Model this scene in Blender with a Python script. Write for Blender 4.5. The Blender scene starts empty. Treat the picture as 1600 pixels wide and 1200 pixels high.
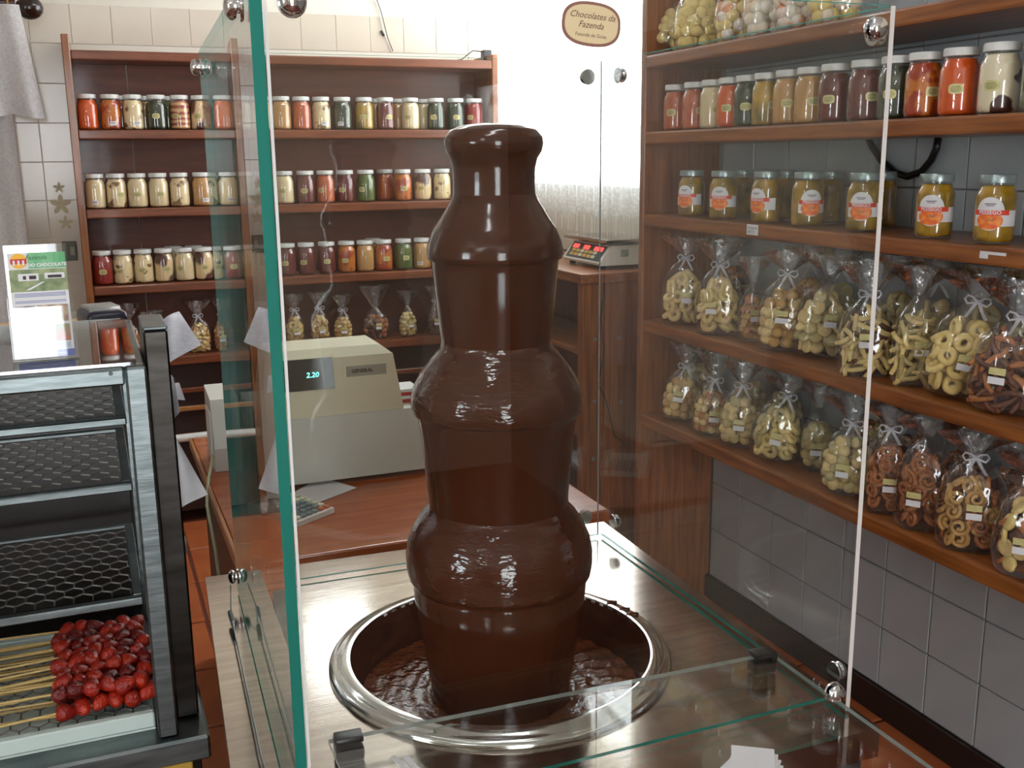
import bpy, bmesh, math, random
from mathutils import Vector, Matrix, noise as mnoise
random.seed(7)
S = bpy.context.scene
COL = S.collection
# ---------------------------------------------------------------- camera, world, light, exposure
F = 1613.3; YAW = math.radians(22.0587); PIT = math.radians(12.3964); ROL = math.radians(-0.61835); ZC = 1.55
fwd = Vector((math.sin(YAW)*math.cos(PIT), math.cos(YAW)*math.cos(PIT), -math.sin(PIT)))
_r = Vector((math.cos(YAW), -math.sin(YAW), 0)); _u = _r.cross(fwd)
rgt = math.cos(ROL)*_r + math.sin(ROL)*_u; upv = -math.sin(ROL)*_r + math.cos(ROL)*_u
CP = Vector((0, 0, ZC))
cd = bpy.data.cameras.new('camera'); cam = bpy.data.objects.new('camera', cd); COL.objects.link(cam)
cd.sensor_width = 36; cd.lens = F/1600*36; cd.clip_start = .02
cam.matrix_world = Matrix(((rgt.x, upv.x, -fwd.x, 0), (rgt.y, upv.y, -fwd.y, 0), (rgt.z, upv.z, -fwd.z, ZC), (0, 0, 0, 1)))
S.camera = cam
S.view_settings.view_transform = 'Standard'; S.view_settings.look = 'None'; S.view_settings.gamma = 1
S.view_settings.use_curve_mapping = False
S.view_settings.exposure = 0.1
S.cycles.transparent_max_bounces = 40
S.cycles.max_bounces = 10
W = bpy.data.worlds.new('sky'); S.world = W; W.use_nodes = True
W.node_tree.nodes['Background'].inputs[0].default_value = (.86, .93, 1, 1)
W.node_tree.nodes['Background'].inputs[1].default_value = 8.0
def area(name, loc, to, sx, sy, power, col):
    l = bpy.data.lights.new(name, 'AREA'); l.shape = 'RECTANGLE'; l.size = sx; l.size_y = sy; l.energy = power; l.color = col
    o = bpy.data.objects.new(name, l); COL.objects.link(o); o.location = loc
    o.rotation_euler = (Vector(to)-Vector(loc)).to_track_quat('-Z', 'Z').to_euler(); return o
area('daylight_rear_window', (2.10, 3.92, 2.10), (0, 3.92, 2.05), 1.45, 1.2, 15, (1, .98, .95))
area('daylight_left_window', (-3.05, -.1, 1.75), (0, -.1, 1.6), .6, 1.2, 26, (.86, .93, 1))
area('daylight_shop_door', (-.3, -2.95, 1.35), (-.3, 0, 1.2), .8, 2.3, 22, (1, .95, .87))

# pixel helpers: a pixel gives a direction, the plane it is dropped on gives the distance
def ray(x, y): return (x-800)/F*rgt - (y-600)/F*upv + fwd
def onz(x, y, z): d = ray(x, y); return CP + d*((z-ZC)/d.z)
def ony(x, y, Y): d = ray(x, y); return CP + d*(Y/d.y)
def onx(x, y, X): d = ray(x, y); return CP + d*(X/d.x)

# ---------------------------------------------------------------- materials
def lin(r, g, b):
    f = lambda c: (c/255/12.92 if c/255 <= .04045 else ((c/255+.055)/1.055)**2.4)
    return (f(r), f(g), f(b), 1)
def base(name):
    m = bpy.data.materials.new(name); m.use_nodes = True
    n = m.node_tree.nodes; return m, n, m.node_tree.links, n['Principled BSDF']
def coords(n, l, scale=(1, 1, 1), kind='Object'):
    t = n.new('ShaderNodeTexCoord'); p = n.new('ShaderNodeMapping'); p.inputs['Scale'].default_value = scale
    l.new(t.outputs[kind], p.inputs[0]); return p.outputs[0]
def pbr(name, col, rough=.5, metal=0, col2=None, scale=8, stretch=(1, 1, 1), bump=0, bscale=None, coat=0, spec=.5, aniso=0, sharp=False, detail=4, sss=0, trans=0):
    m, n, l, b = base(name)
    b.inputs['Base Color'].default_value = col; b.inputs['Roughness'].default_value = rough; b.inputs['Metallic'].default_value = metal
    b.inputs['Specular IOR Level'].default_value = spec; b.inputs['Coat Weight'].default_value = coat; b.inputs['Coat Roughness'].default_value = .08
    b.inputs['Anisotropic'].default_value = aniso
    if trans: b.inputs['Transmission Weight'].default_value = trans
    if col2:
        v = coords(n, l, stretch); t = n.new('ShaderNodeTexNoise'); t.inputs['Scale'].default_value = scale; t.inputs['Detail'].default_value = detail
        l.new(v, t.inputs['Vector']); r = n.new('ShaderNodeValToRGB')
        r.color_ramp.elements[0].color = col; r.color_ramp.elements[1].color = col2
        a, c = (.47, .53) if sharp else (.32, .68)
        r.color_ramp.elements[0].position = a; r.color_ramp.elements[1].position = c
        l.new(t.outputs['Fac'], r.inputs[0]); l.new(r.outputs[0], b.inputs['Base Color'])
    if bump:
        v = coords(n, l, stretch); t = n.new('ShaderNodeTexNoise'); t.inputs['Scale'].default_value = bscale or scale; t.inputs['Detail'].default_value = 3
        l.new(v, t.inputs['Vector']); k = n.new('ShaderNodeBump'); k.inputs['Strength'].default_value = bump; k.inputs['Distance'].default_value = .01
        l.new(t.outputs['Fac'], k.inputs['Height']); l.new(k.outputs[0], b.inputs['Normal'])
    return m
def clear(name, tint, base_refl, rough, bump=0, bscale=30, power=5.0, body=0, bodycol=None):
    """thin clear sheet: see-through with a mirror reflection that grows towards grazing angles"""
    m, n, l, b = base(name); n.remove(b)
    t = n.new('ShaderNodeBsdfTransparent'); t.inputs[0].default_value = tint
    g = n.new('ShaderNodeBsdfGlossy'); g.inputs['Roughness'].default_value = rough; g.inputs[0].default_value = (1, 1, 1, 1)
    w = n.new('ShaderNodeLayerWeight'); w.inputs[0].default_value = .5
    p = n.new('ShaderNodeMath'); p.operation = 'POWER'; p.inputs[1].default_value = power; l.new(w.outputs['Facing'], p.inputs[0])
    a = n.new('ShaderNodeMath'); a.operation = 'MULTIPLY_ADD'; a.inputs[1].default_value = 1-base_refl; a.inputs[2].default_value = base_refl; l.new(p.outputs[0], a.inputs[0])
    first = t.outputs[0]
    if body:
        d = n.new('ShaderNodeBsdfDiffuse'); d.inputs[0].default_value = bodycol; mx0 = n.new('ShaderNodeMixShader'); mx0.inputs[0].default_value = body
        l.new(first, mx0.inputs[1]); l.new(d.outputs[0], mx0.inputs[2]); first = mx0.outputs[0]
    mx = n.new('ShaderNodeMixShader'); l.new(a.outputs[0], mx.inputs[0]); l.new(first, mx.inputs[1]); l.new(g.outputs[0], mx.inputs[2])
    if bump:
        v = coords(n, l); tx = n.new('ShaderNodeTexNoise'); tx.inputs['Scale'].default_value = bscale; l.new(v, tx.inputs['Vector'])
        k = n.new('ShaderNodeBump'); k.inputs['Strength'].default_value = bump; k.inputs['Distance'].default_value = .01
        l.new(tx.outputs['Fac'], k.inputs['Height']); l.new(k.outputs[0], g.inputs['Normal']); l.new(k.outputs[0], w.inputs['Normal'])
    l.new(mx.outputs[0], n['Material Output'].inputs[0]); return m
def emit(name, col, strength):
    m, n, l, b = base(name); b.inputs['Base Color'].default_value = col
    b.inputs['Emission Color'].default_value = col; b.inputs['Emission Strength'].default_value = strength; return m
def lace(name, col, scale, hole, lo=.45, fabric=.75):
    m, n, l, b = base(name); n.remove(b)
    v = coords(n, l); x = n.new('ShaderNodeTexVoronoi'); x.inputs['Scale'].default_value = scale; l.new(v, x.inputs['Vector'])
    r = n.new('ShaderNodeValToRGB'); r.color_ramp.elements[0].position = lo; r.color_ramp.elements[1].position = lo+.12
    r.color_ramp.elements[0].color = (1-fabric, 1-fabric, 1-fabric, 1); r.color_ramp.elements[1].color = (hole, hole, hole, 1)
    l.new(x.outputs['Distance'], r.inputs[0])
    d = n.new('ShaderNodeBsdfDiffuse'); d.inputs[0].default_value = col; t = n.new('ShaderNodeBsdfTranslucent'); t.inputs[0].default_value = col
    a = n.new('ShaderNodeMixShader'); a.inputs[0].default_value = .4; l.new(d.outputs[0], a.inputs[1]); l.new(t.outputs[0], a.inputs[2])
    tr = n.new('ShaderNodeBsdfTransparent'); mx = n.new('ShaderNodeMixShader'); l.new(r.outputs[0], mx.inputs[0]); l.new(a.outputs[0], mx.inputs[1]); l.new(tr.outputs[0], mx.inputs[2])
    l.new(mx.outputs[0], n['Material Output'].inputs[0]); return m
def wood(name, a, b_, stretch, rough=.38):
    return pbr(name, a, rough, 0, b_, 5, stretch, bump=.05, bscale=9, coat=.25)
WA, WB = lin(112, 60, 24), lin(154, 92, 42)
wood_y = wood('wood_grain_y', WA, WB, (14, 1, 14)); wood_x = wood('wood_grain_x', lin(100, 50, 26), lin(132, 70, 38), (1, 14, 14)); wood_z = wood('wood_grain_z', WA, WB, (14, 14, 1))
wood_back = wood('wood_back_board', lin(88, 42, 26), lin(108, 54, 32), (1, 14, 9), .5)
wood_light = wood('wood_light_edge', lin(176, 120, 70), lin(150, 96, 52), (9, 1, 9))
wood_top = wood('wood_counter_top', lin(150, 70, 28), lin(170, 88, 40), (1, 9, 9), .22)
steel = pbr('brushed_steel', lin(186, 174, 163), .13, 1, lin(168, 157, 147), 9, (1, 10, 1), bump=.012, bscale=1)
steel.node_tree.nodes['Mapping.001'].inputs['Scale'].default_value = (12, 420, 12)
steel_dark = pbr('worn_steel', lin(126, 134, 134), .34, 1, lin(98, 106, 106), 14, (1, 1, 6), bump=.03, bscale=30)
steel_post = pbr('dark_steel_post', lin(66, 63, 60), .3, 1, lin(46, 43, 40), 10, (1, 1, 5))
chrome = pbr('chrome', lin(235, 235, 238), .05, 1)
rim_steel = pbr('polished_rim_steel', lin(225, 224, 222), .12, 1)
pane = clear('clear_glass_sheet', (.976, .986, .980, 1), .036, .0)
pane_edge, n, l, b = base('green_glass_edge'); b.inputs['Base Color'].default_value = lin(16, 116, 104); b.inputs['Roughness'].default_value = .1; b.inputs['Coat Weight'].default_value = .5
_t = n.new('ShaderNodeBsdfTranslucent'); _t.inputs[0].default_value = lin(70, 190, 176); _m = n.new('ShaderNodeMixShader'); _m.inputs[0].default_value = .5
l.new(b.outputs[0], _m.inputs[1]); l.new(_t.outputs[0], _m.inputs[2]); l.new(_m.outputs[0], n['Material Output'].inputs[0])
pane_edge_lit = pbr('lit_glass_edge', lin(232, 226, 220), .15, 0, spec=.8)  # light on the near right edge painted in as near-white colour
acrylic = clear('clear_acrylic', (.95, .96, .96, 1), .05, .02, body=.02, bodycol=(.8, .8, .8, 1))
jar_glass = clear('jar_glass', (.98, .98, .97, 1), .07, .0, power=4)
cello = clear('cellophane', (.985, .985, .985, 1), .075, .06, bump=.55, bscale=26, power=4, body=.02, bodycol=(.85, .85, .88, 1))
cello_top = clear('crumpled_cellophane', (.95, .95, .95, 1), .09, .14, bump=.9, bscale=40, power=2.8, body=.07, bodycol=(.82, .82, .86, 1))
ribbon_m = clear('sheer_white_ribbon', (.9, .9, .92, 1), .06, .2, body=.5, bodycol=(.72, .72, .76, 1))
white = pbr('white_enamel', lin(226, 226, 222), .35)
paper = pbr('white_paper', lin(222, 220, 222), .8)
lidm = pbr('white_lid', lin(222, 222, 216), .35, 0, lin(200, 200, 196), 20)
lid_silver = pbr('pale_steel_lid', lin(178, 192, 190), .32, .6, lin(140, 155, 155), 30)
gold = pbr('gold_foil_label', lin(214, 204, 146), .4, .1, lin(190, 180, 116), 120, (1, 1, 3))
black = pbr('black_plastic', lin(22, 22, 24), .3)
grey = pbr('grey_plastic', lin(120, 122, 122), .4)
beige = pbr('aged_beige_plastic', lin(226, 219, 190), .5, 0, lin(218, 211, 184), 5)
beige2 = pbr('pale_grey_plastic', lin(208, 208, 200), .45, 0, lin(200, 199, 190), 6)
red = pbr('red_print', lin(196, 44, 34), .5)
dark = pbr('dark_shadow_gap', lin(30, 22, 18), .7)
ink = pbr('dark_ink', lin(60, 52, 50), .7)

# ---------------------------------------------------------------- mesh helpers: every helper returns (verts, faces)
def box(x0, x1, y0, y1, z0, z1):
    v = [(x, y, z) for z in (z0, z1) for y in (y0, y1) for x in (x0, x1)]
    return v, [(0, 2, 3, 1), (4, 5, 7, 6), (0, 1, 5, 4), (2, 6, 7, 3), (0, 4, 6, 2), (1, 3, 7, 5)]
def cbox(x0, x1, y0, y1, z0, z1, b=.003, seg=1):
    bm = bmesh.new(); v, f = box(x0, x1, y0, y1, z0, z1); vs = [bm.verts.new(p) for p in v]; [bm.faces.new([vs[i] for i in q]) for q in f]
    bmesh.ops.bevel(bm, geom=list(bm.edges), offset=b, segments=seg, affect='EDGES', profile=.6)
    bm.verts.index_update(); r = [tuple(p.co) for p in bm.verts], [tuple(p.index for p in q.verts) for q in bm.faces]; bm.free(); return r
def prism(poly, axis, a, b):
    """extrude a 2D polygon along an axis"""
    mp = {'x': lambda p, t: (t, p[0], p[1]), 'y': lambda p, t: (p[0], t, p[1]), 'z': lambda p, t: (p[0], p[1], t)}[axis]
    n = len(poly); v = [mp(p, a) for p in poly]+[mp(p, b) for p in poly]
    return v, [tuple(range(n)), tuple(range(2*n-1, n-1, -1))]+[(i, i+n, (i+1) % n+n, (i+1) % n) for i in range(n)]
def lathe(prof, n=32, cx=0, cy=0, cap0=True, cap1=True):
    v = []; f = []
    for r, z in prof:
        for i in range(n): a = 2*math.pi*i/n; v.append((cx+r*math.cos(a), cy+r*math.sin(a), z))
    for k in range(len(prof)-1):
        for i in range(n): j = (i+1) % n; f.append((k*n+i, k*n+j, k*n+n+j, k*n+n+i))
    if cap0: f.append(tuple(range(n-1, -1, -1)))
    if cap1: f.append(tuple(range((len(prof)-1)*n, len(prof)*n)))
    return v, f
def tube(pts, r, n=8, closed=False):
    pts = [Vector(p) for p in pts]; v = []; f = []; N = len(pts)
    rr = r if hasattr(r, '__len__') else [r]*N; nx = None
    for i, p in enumerate(pts):
        t = (pts[(i+1) % N]-pts[i-1]) if closed else (pts[min(i+1, N-1)]-pts[max(i-1, 0)]); t.normalize()
        if nx is None: nx = t.orthogonal().normalized()
        else: nx = (nx-t*nx.dot(t)).normalized()
        b = t.cross(nx)
        for k in range(n): a = 2*math.pi*k/n; v.append(tuple(p+(nx*math.cos(a)+b*math.sin(a))*rr[i]))
    for i in range(N if closed else N-1):
        j = (i+1) % N
        for k in range(n): q = (k+1) % n; f.append((i*n+k, i*n+q, j*n+q, j*n+k))
    if not closed: f.append(tuple(range(n-1, -1, -1))); f.append(tuple(range((N-1)*n, N*n)))
    return v, f
def rod(a, b, r, n=10): return tube([a, b], r, n)
def ball(c, rx, ry, rz, n=14, m=8):
    prof = [(max(math.sin(math.pi*i/m), 1e-3), -math.cos(math.pi*i/m)) for i in range(m+1)]
    v, f = lathe(prof, n); return [(c[0]+x*rx, c[1]+y*ry, c[2]+z*rz) for x, y, z in v], f
def ring(R, r, n=12, m=6, flat=1): 
    v = []; f = []
    for i in range(n):
        a = 2*math.pi*i/n
        for k in range(m): b = 2*math.pi*k/m; v.append(((R+r*math.cos(b))*math.cos(a), (R+r*math.cos(b))*math.sin(a), r*math.sin(b)*flat))
    for i in range(n):
        for k in range(m): j = (i+1) % n; q = (k+1) % m; f.append((i*m+k, j*m+k, j*m+q, i*m+q))
    return v, f
def sheet(fn, nu, nv, thick=None):
    v = [tuple(fn(i/nu, j/nv)) for j in range(nv+1) for i in range(nu+1)]; w = nu+1
    f = [(j*w+i, j*w+i+1, j*w+w+i+1, j*w+w+i) for j in range(nv) for i in range(nu)]
    return v, f
def moved(g, loc=(0, 0, 0), M=None):
    M = Matrix.Translation(Vector(loc)) @ (M if M else Matrix())
    return [tuple(M @ Vector(p)) for p in g[0]], g[1]
_tx = {}
def text(s, size, shear=0, bold=0):
    """flat lettering centred on 0,0 in the xz plane, facing -y"""
    c = bpy.data.curves.new('lettering', 'FONT'); c.body = s; c.size = size; c.align_x = 'CENTER'; c.align_y = 'CENTER'; c.shear = shear; c.offset = bold; c.resolution_u = 2
    o = bpy.data.objects.new('lettering', c); me = o.to_mesh()
    g = [(p.co.x, 0, p.co.y) for p in me.vertices], [tuple(p.vertices) for p in me.polygons]
    o.to_mesh_clear(); bpy.data.objects.remove(o); bpy.data.curves.remove(c); return g
def mesh(name, geos, mats, smooth=False):
    """geos: list of (verts, faces[, material index])"""
    V = []; Fc = []; mi = []
    for g in geos:
        o = len(V); V += g[0]; Fc += [tuple(i+o for i in q) for q in g[1]]; mi += [g[2] if len(g) > 2 else 0]*len(g[1])
    me = bpy.data.meshes.new(name); me.from_pydata(V, [], Fc)
    for m in (mats if isinstance(mats, (list, tuple)) else [mats]): me.materials.append(m)
    me.polygons.foreach_set('material_index', mi)
    if smooth:
        me.polygons.foreach_set('use_smooth', [True]*len(Fc))
        if smooth is not True: me.set_sharp_from_angle(angle=math.radians(smooth))
    me.update(); return me
def link(name, me, parent=None, loc=None, rot=None, scale=None):
    o = bpy.data.objects.new(name, me); COL.objects.link(o); o.parent = parent
    if loc is not None: o.location = loc
    if rot is not None: o.rotation_euler = rot
    if scale is not None: o.scale = scale
    return o
def put(name, geos, mats, parent=None, smooth=False, loc=None, rot=None):
    if isinstance(geos, tuple): geos = [geos]
    return link(name, mesh(name, geos, mats, smooth), parent, loc, rot)
def tag(o, label, cat, group=None):
    o['label'] = label; o['category'] = cat
    if group: o['group'] = group
    return o
def thing(name, label, cat, loc=(0, 0, 0), rot=(0, 0, 0), group=None):
    o = bpy.data.objects.new(name, None); COL.objects.link(o); o.location = loc; o.rotation_euler = rot; o.empty_display_size = .05
    return tag(o, label, cat, group)
def struct(name, geos, mats, parent=None, smooth=False):
    o = put(name, geos, mats, parent, smooth)
    if parent is None: o['kind'] = 'structure'
    return o
ORD = 'first second third fourth fifth sixth seventh eighth ninth tenth eleventh twelfth thirteenth fourteenth fifteenth sixteenth seventeenth eighteenth nineteenth twentieth'.split()
ORD += ['twenty-'+o for o in ORD[:9]]

# ================================================================= the room
XR, YB, XL, YF, ZT = 1.95, 4.75, -3.0, -2.9, 2.85
grout = pbr('wall_grout', lin(226, 220, 206), .8)
grout_r = pbr('dark_wall_grout', lin(120, 116, 110), .8)
tile_b = pbr('glazed_cream_tile', lin(214, 203, 186), .16, 0, lin(206, 195, 178), 6, spec=.5)
tile_r = pbr('glazed_grey_tile', lin(176, 184, 188), .18, 0, lin(166, 175, 180), 5, spec=.5)
plaster = pbr('cream_plaster', lin(214, 206, 190), .8)
ceil_m = pbr('white_ceiling', lin(226, 222, 214), .8)
floor_g = pbr('floor_grout', lin(96, 44, 26), .7)
terra = pbr('terracotta_tile', lin(186, 106, 62), .28, 0, lin(164, 84, 48), 5, bump=.02, bscale=20, spec=.5)
fl = struct('floor', box(XL, 3, YF, YB+.1, -.1, -.006), floor_g)
tm = mesh('floor_tile', [cbox(-.172, .172, -.172, .172, -.02, 0, .004)], terra)
for i in range(-3, 6):
    for j in range(0, 11):
        x = .26+.177+i*.355; y = 3.108+.177+(j-6)*.355
        if x < XR-.16 and y < YB-.1: link('tile', tm, fl, (x, y, random.uniform(-.0008, .0004)))
tm2 = mesh('floor_tile', [cbox(-.134, .134, -.172, .172, -.02, 0, .004)], terra)
for k in range(-6, 5):
    if 3.108+.355*k+.35 < YB: link('tile', tm2, fl, (1.8105, 3.108+.355*k+.1775, 0))
struct('ceiling', box(XL-.1, XR+.1, YF, YB+.1, ZT, ZT+.1), ceil_m)
HW = ((.80, 1.16), (1.50, 1.84)); HZ0, HZ1 = 2.32, 2.76  # unseen high windows, added for bright streaks on the steel counter
wb = struct('wall_back', [box(XL-.1, XR+.1, YB, YB+.1, -.1, HZ0), box(XL-.1, XR+.1, YB, YB+.1, HZ1, ZT), box(XL-.1, .80, YB, YB+.1, HZ0, HZ1), box(1.16, 1.50, YB, YB+.1, HZ0, HZ1), box(1.84, XR+.1, YB, YB+.1, HZ0, HZ1)], grout)
for i_, (a_, b_) in enumerate(HW):
    wn = struct('window_%d' % (i_+3), [box(a_, a_+.02, YB+.02, YB+.05, HZ0, HZ1), box(b_-.02, b_, YB+.02, YB+.05, HZ0, HZ1), box(a_+.02, b_-.02, YB+.02, YB+.05, HZ0, HZ0+.02), box(a_+.02, b_-.02, YB+.02, YB+.05, HZ1-.02, HZ1)], white)
    put('glazing_bar', box(a_+.02, b_-.02, YB+.025, YB+.045, 2.53, 2.55), white, wn)
T = .1555
bt = mesh('wall_tile', [cbox(-T/2+.0014, T/2-.0014, -.003, .002, -.0766, .0766, .0012)], tile_b)
for i in range(-5, 13):
    for k in range(-7, 6):
        x = .009+T*(i+.5); z = 2.018+.156*(k+.5)
        if (z > 1.96 or x < .04 or x > 1.74) and x < XR-.05 and x > -.8 and z < HZ0-.08:
            link('tile', bt, wb, (x, YB-.0005, z))
wr = struct('wall_right', [box(XR, XR+.1, YF, 3.16, -.1, ZT), box(XR, XR+.1, 3.16, YB, -.1, 1.46), box(XR, XR+.1, 3.16, YB, 2.7, ZT)], grout_r)
for g_ in (box(XR-.004, XR-.0005, YF, 2.95, 1.99, ZT), box(XR-.004, XR-.0005, 2.99, YB-.01, 2.745, ZT), box(XR-.004, XR-.0005, 2.99, 3.115, 1.2, 2.744), box(XR-.004, XR-.0005, 2.99, YB-.01, 1.15, 1.425)): put('plaster_band', g_, plaster, wr)
rt = mesh('wall_tile', [cbox(-.006, .002, -.0844, .0844, -.0844, .0844, .0022)], tile_r)
for i in range(10):
    for k in range(11):
        link('tile', rt, wr, (XR-.0005, 2.94-.172*(i+.5), .087+.172*(k+.5)))
struct('baseboard_right', cbox(XR-.016, XR-.001, .2, 2.955, .0, .086, .003), pbr('dark_skirting', lin(34, 24, 20), .5))
struct('wall_left', [box(XL-.1, XL, YF, YB, -.1, 1.1), box(XL-.1, XL, YF, YB, 2.4, ZT), box(XL-.1, XL, YF, -.5, 1.1, 2.4), box(XL-.1, XL, .3, YB, 1.1, 2.4)], plaster)
struct('wall_front', [box(XL, -.75, YF-.1, YF, -.1, ZT), box(.15, XR, YF-.1, YF, -.1, ZT), box(-.75, .15, YF-.1, YF, 2.5, ZT)], plaster)
w1 = struct('window_1', [cbox(XR-.01, XR+.05, 3.12, 3.17, 1.46, 2.74), cbox(XR-.01, XR+.05, YB-.05, YB-.005, 1.46, 2.74), cbox(XR-.01, XR+.05, 3.12, YB-.02, 2.69, 2.74), cbox(XR-.03, XR+.05, 3.12, YB-.02, 1.43, 1.462)], white)
put('mullion', cbox(XR, XR+.04, 3.92, 3.96, 1.5, 2.69), white, w1)
w2 = struct('window_2', [box(XL-.06, XL, -.13, -.07, 1.1, 2.4), box(XL-.06, XL, -.5, .3, 1.72, 1.78)], white)

# ================================================================= steel counter with the glass box and the chocolate fountain
TZ = .85
TL, TR, BR, BL = onz(320.6, 902, TZ), onz(943, 815, TZ), onz(1375, 1137, TZ), Vector((.085, .91, TZ))
AX = Vector((.494, 1.274, 0)); RR = .241
ct = thing('steel_counter', 'low brushed steel counter holding the chocolate fountain', 'counter', (AX.x, AX.y, 0))
def on_square(a):
    d = Vector((math.cos(a), math.sin(a))); best = None; P = [TL, TR, BR, BL]
    for i in range(4):
        p = P[i].xy-AX.xy; q = P[(i+1) % 4].xy-AX.xy; e = q-p; den = d.x*e.y-d.y*e.x
        if abs(den) > 1e-9:
            t = (p.x*e.y-p.y*e.x)/den; s = (p.x*d.y-p.y*d.x)/den
            if t > 0 and -1e-6 <= s <= 1+1e-6: best = d*t
    return best
angs = sorted([2*math.pi*i/72 for i in range(72)]+[math.atan2(p.y-AX.y, p.x-AX.x) % (2*math.pi) for p in (TL, TR, BR, BL)])
N = len(angs); hr = RR-.012
v = []; f = []
for a in angs:
    s = on_square(a); c = (hr*math.cos(a), hr*math.sin(a))
    v += [(c[0], c[1], TZ), (s.x, s.y, TZ), (s.x, s.y, TZ-.04), (c[0], c[1], TZ-.04)]
for i in range(N):
    j = (i+1) % N
    for k in range(4): q = (k+1) % 4; f.append((i*4+k, i*4+q, j*4+q, j*4+k))
put('counter_top', (v, f), steel, ct)
for p in (TL, TR, BR, BL):
    q = p.xy-AX.xy; q = q-Vector((math.copysign(.03, q.x), math.copysign(.03, q.y)))
    put('leg', cbox(q.x-.018, q.x+.018, q.y-.018, q.y+.018, 0, TZ-.041, .003), steel_dark, ct)
put('undershelf', cbox(-.33, .33, -.32, .4, .22, .24, .003), steel_dark, ct)
put('fountain_housing', lathe([(.16, .30), (.20, .32), (.20, .74)], 32), steel_dark, ct, 40)

# --- fountain
choc_m, n, l, b = base('melted_chocolate')
b.inputs['Base Color'].default_value = lin(66, 30, 14); b.inputs['Roughness'].default_value = .08; b.inputs['Specular IOR Level'].default_value = .6
t1 = n.new('ShaderNodeTexNoise'); t1.inputs['Scale'].default_value = 1; l.new(coords(n, l, (50, 50, 150)), t1.inputs['Vector']); t1.inputs['Detail'].default_value = 2
t2 = n.new('ShaderNodeTexNoise'); t2.inputs['Scale'].default_value = 1; l.new(coords(n, l, (22, 22, 5)), t2.inputs['Vector'])
k1 = n.new('ShaderNodeBump'); k1.inputs['Strength'].default_value = .30; k1.inputs['Distance'].default_value = .006; l.new(t1.outputs['Fac'], k1.inputs['Height'])
k2 = n.new('ShaderNodeBump'); k2.inputs['Strength'].default_value = .18; k2.inputs['Distance'].default_value = .008; l.new(t2.outputs['Fac'], k2.inputs['Height']); l.new(k1.outputs[0], k2.inputs['Normal'])
l.new(k2.outputs[0], b.inputs['Normal'])
choc_s, n, l, b = base('smooth_chocolate_sheet')
b.inputs['Base Color'].default_value = lin(64, 29, 14); b.inputs['Roughness'].default_value = .12; b.inputs['Specular IOR Level'].default_value = .5
t2 = n.new('ShaderNodeTexNoise'); t2.inputs['Scale'].default_value = 1; l.new(coords(n, l, (16, 16, 3)), t2.inputs['Vector'])
k2 = n.new('ShaderNodeBump'); k2.inputs['Strength'].default_value = .10; k2.inputs['Distance'].default_value = .008; l.new(t2.outputs['Fac'], k2.inputs['Height']); l.new(k2.outputs[0], b.inputs['Normal'])
choc_pool = pbr('chocolate_pool', lin(104, 52, 24), .13, 0, lin(88, 42, 18), 10, bump=.30, bscale=95, spec=.6)
prof = [(193, 30), (196, 52), (203, 68), (214, 77), (224, 78.5), (236, 76), (247, 69), (262, 65), (285, 64), (303, 65), (313, 69), (326, 77), (340, 85), (358, 97), (376, 104), (388, 106.5), (397, 107), (403, 105), (405, 100.5),
        (408, 99.5), (440, 96), (470, 93), (506, 88.5), (532, 85.5), (541, 88), (550, 97), (562, 106), (580, 119), (600, 130), (614, 134), (628, 134.5), (639, 131.5), (642, 126),
        (647, 124), (684, 118), (733, 113.5), (768, 109.5), (784, 109), (793, 114), (802, 123), (817, 132.5), (838, 142), (858, 145.5), (878, 144.5), (890, 142), (894, 137.5), (899, 135.5),
        (925, 133), (974, 124), (1019, 116), (1060, 109)]
hd = Vector((AX.x, AX.y, 0)).normalized()
def ax_pt(px, py):
    d = ray(px, py); t = Vector((AX.x, AX.y, 0)).dot(hd)/d.dot(hd); return CP+d*t
PR = []
for py, hw in prof:
    P = ax_pt(782, py); dep = (P-CP).dot(fwd); PR.append((hw/F*dep, P.z))
IX = {p_[0]: i_ for i_, p_ in enumerate(prof)}
PZ = .798
PR = [p for p in PR if p[1] > PZ-.02]; PR.append((PR[-1][0]-.002, PZ-.03))
ft = thing('chocolate_fountain', 'tall three-tiered fountain of flowing dark chocolate in a round steel bowl', 'fountain', (AX.x, AX.y, 0))
cuts = [('crown', 0, IX[303], choc_s), ('tier', IX[303], IX[405], choc_s), ('falling_sheet', IX[405], IX[532], choc_s), ('tier', IX[532], IX[642], choc_m), ('falling_sheet', IX[642], IX[784], choc_s), ('tier', IX[784], IX[894], choc_m), ('falling_sheet', IX[894], len(PR)-1, choc_s)]
for nm, a, b_, mt in cuts:
    seg = PR[a:b_+1]; fine = []
    for i in range(len(seg)-1):
        for k in range(3): t = k/3; fine.append((seg[i][0]*(1-t)+seg[i+1][0]*t, seg[i][1]*(1-t)+seg[i+1][1]*t))
    fine.append(seg[-1]); g = lathe(fine[::-1], 72, cap0=False, cap1=(nm == 'crown'))
    put(nm, g, mt, ft, True)
bowl = [(.19, PZ-.05), (.20, PZ-.02), (.207, PZ+.03), (.211, TZ+.006), (.213, TZ+.0135)]
rim = [(.212, TZ+.010), (.2135, TZ+.0155), (.217, TZ+.0165), (.229, TZ+.0125), (.232, TZ+.0105), (.235, TZ+.0105), (.240, TZ+.0085), (.2435, TZ+.0045), (.2435, TZ+.0006), (.2415, TZ+.0004), (.225, TZ+.0006)]
put('bowl', lathe(bowl, 72, cap0=True, cap1=False), pbr('chocolate_smeared_steel', lin(52, 24, 14), .2, .2, lin(84, 50, 36), 14, (1, 1, 2.5)), ft, True)
put('rim', lathe(rim, 96, cap0=False, cap1=False), rim_steel, ft, 50)
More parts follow.
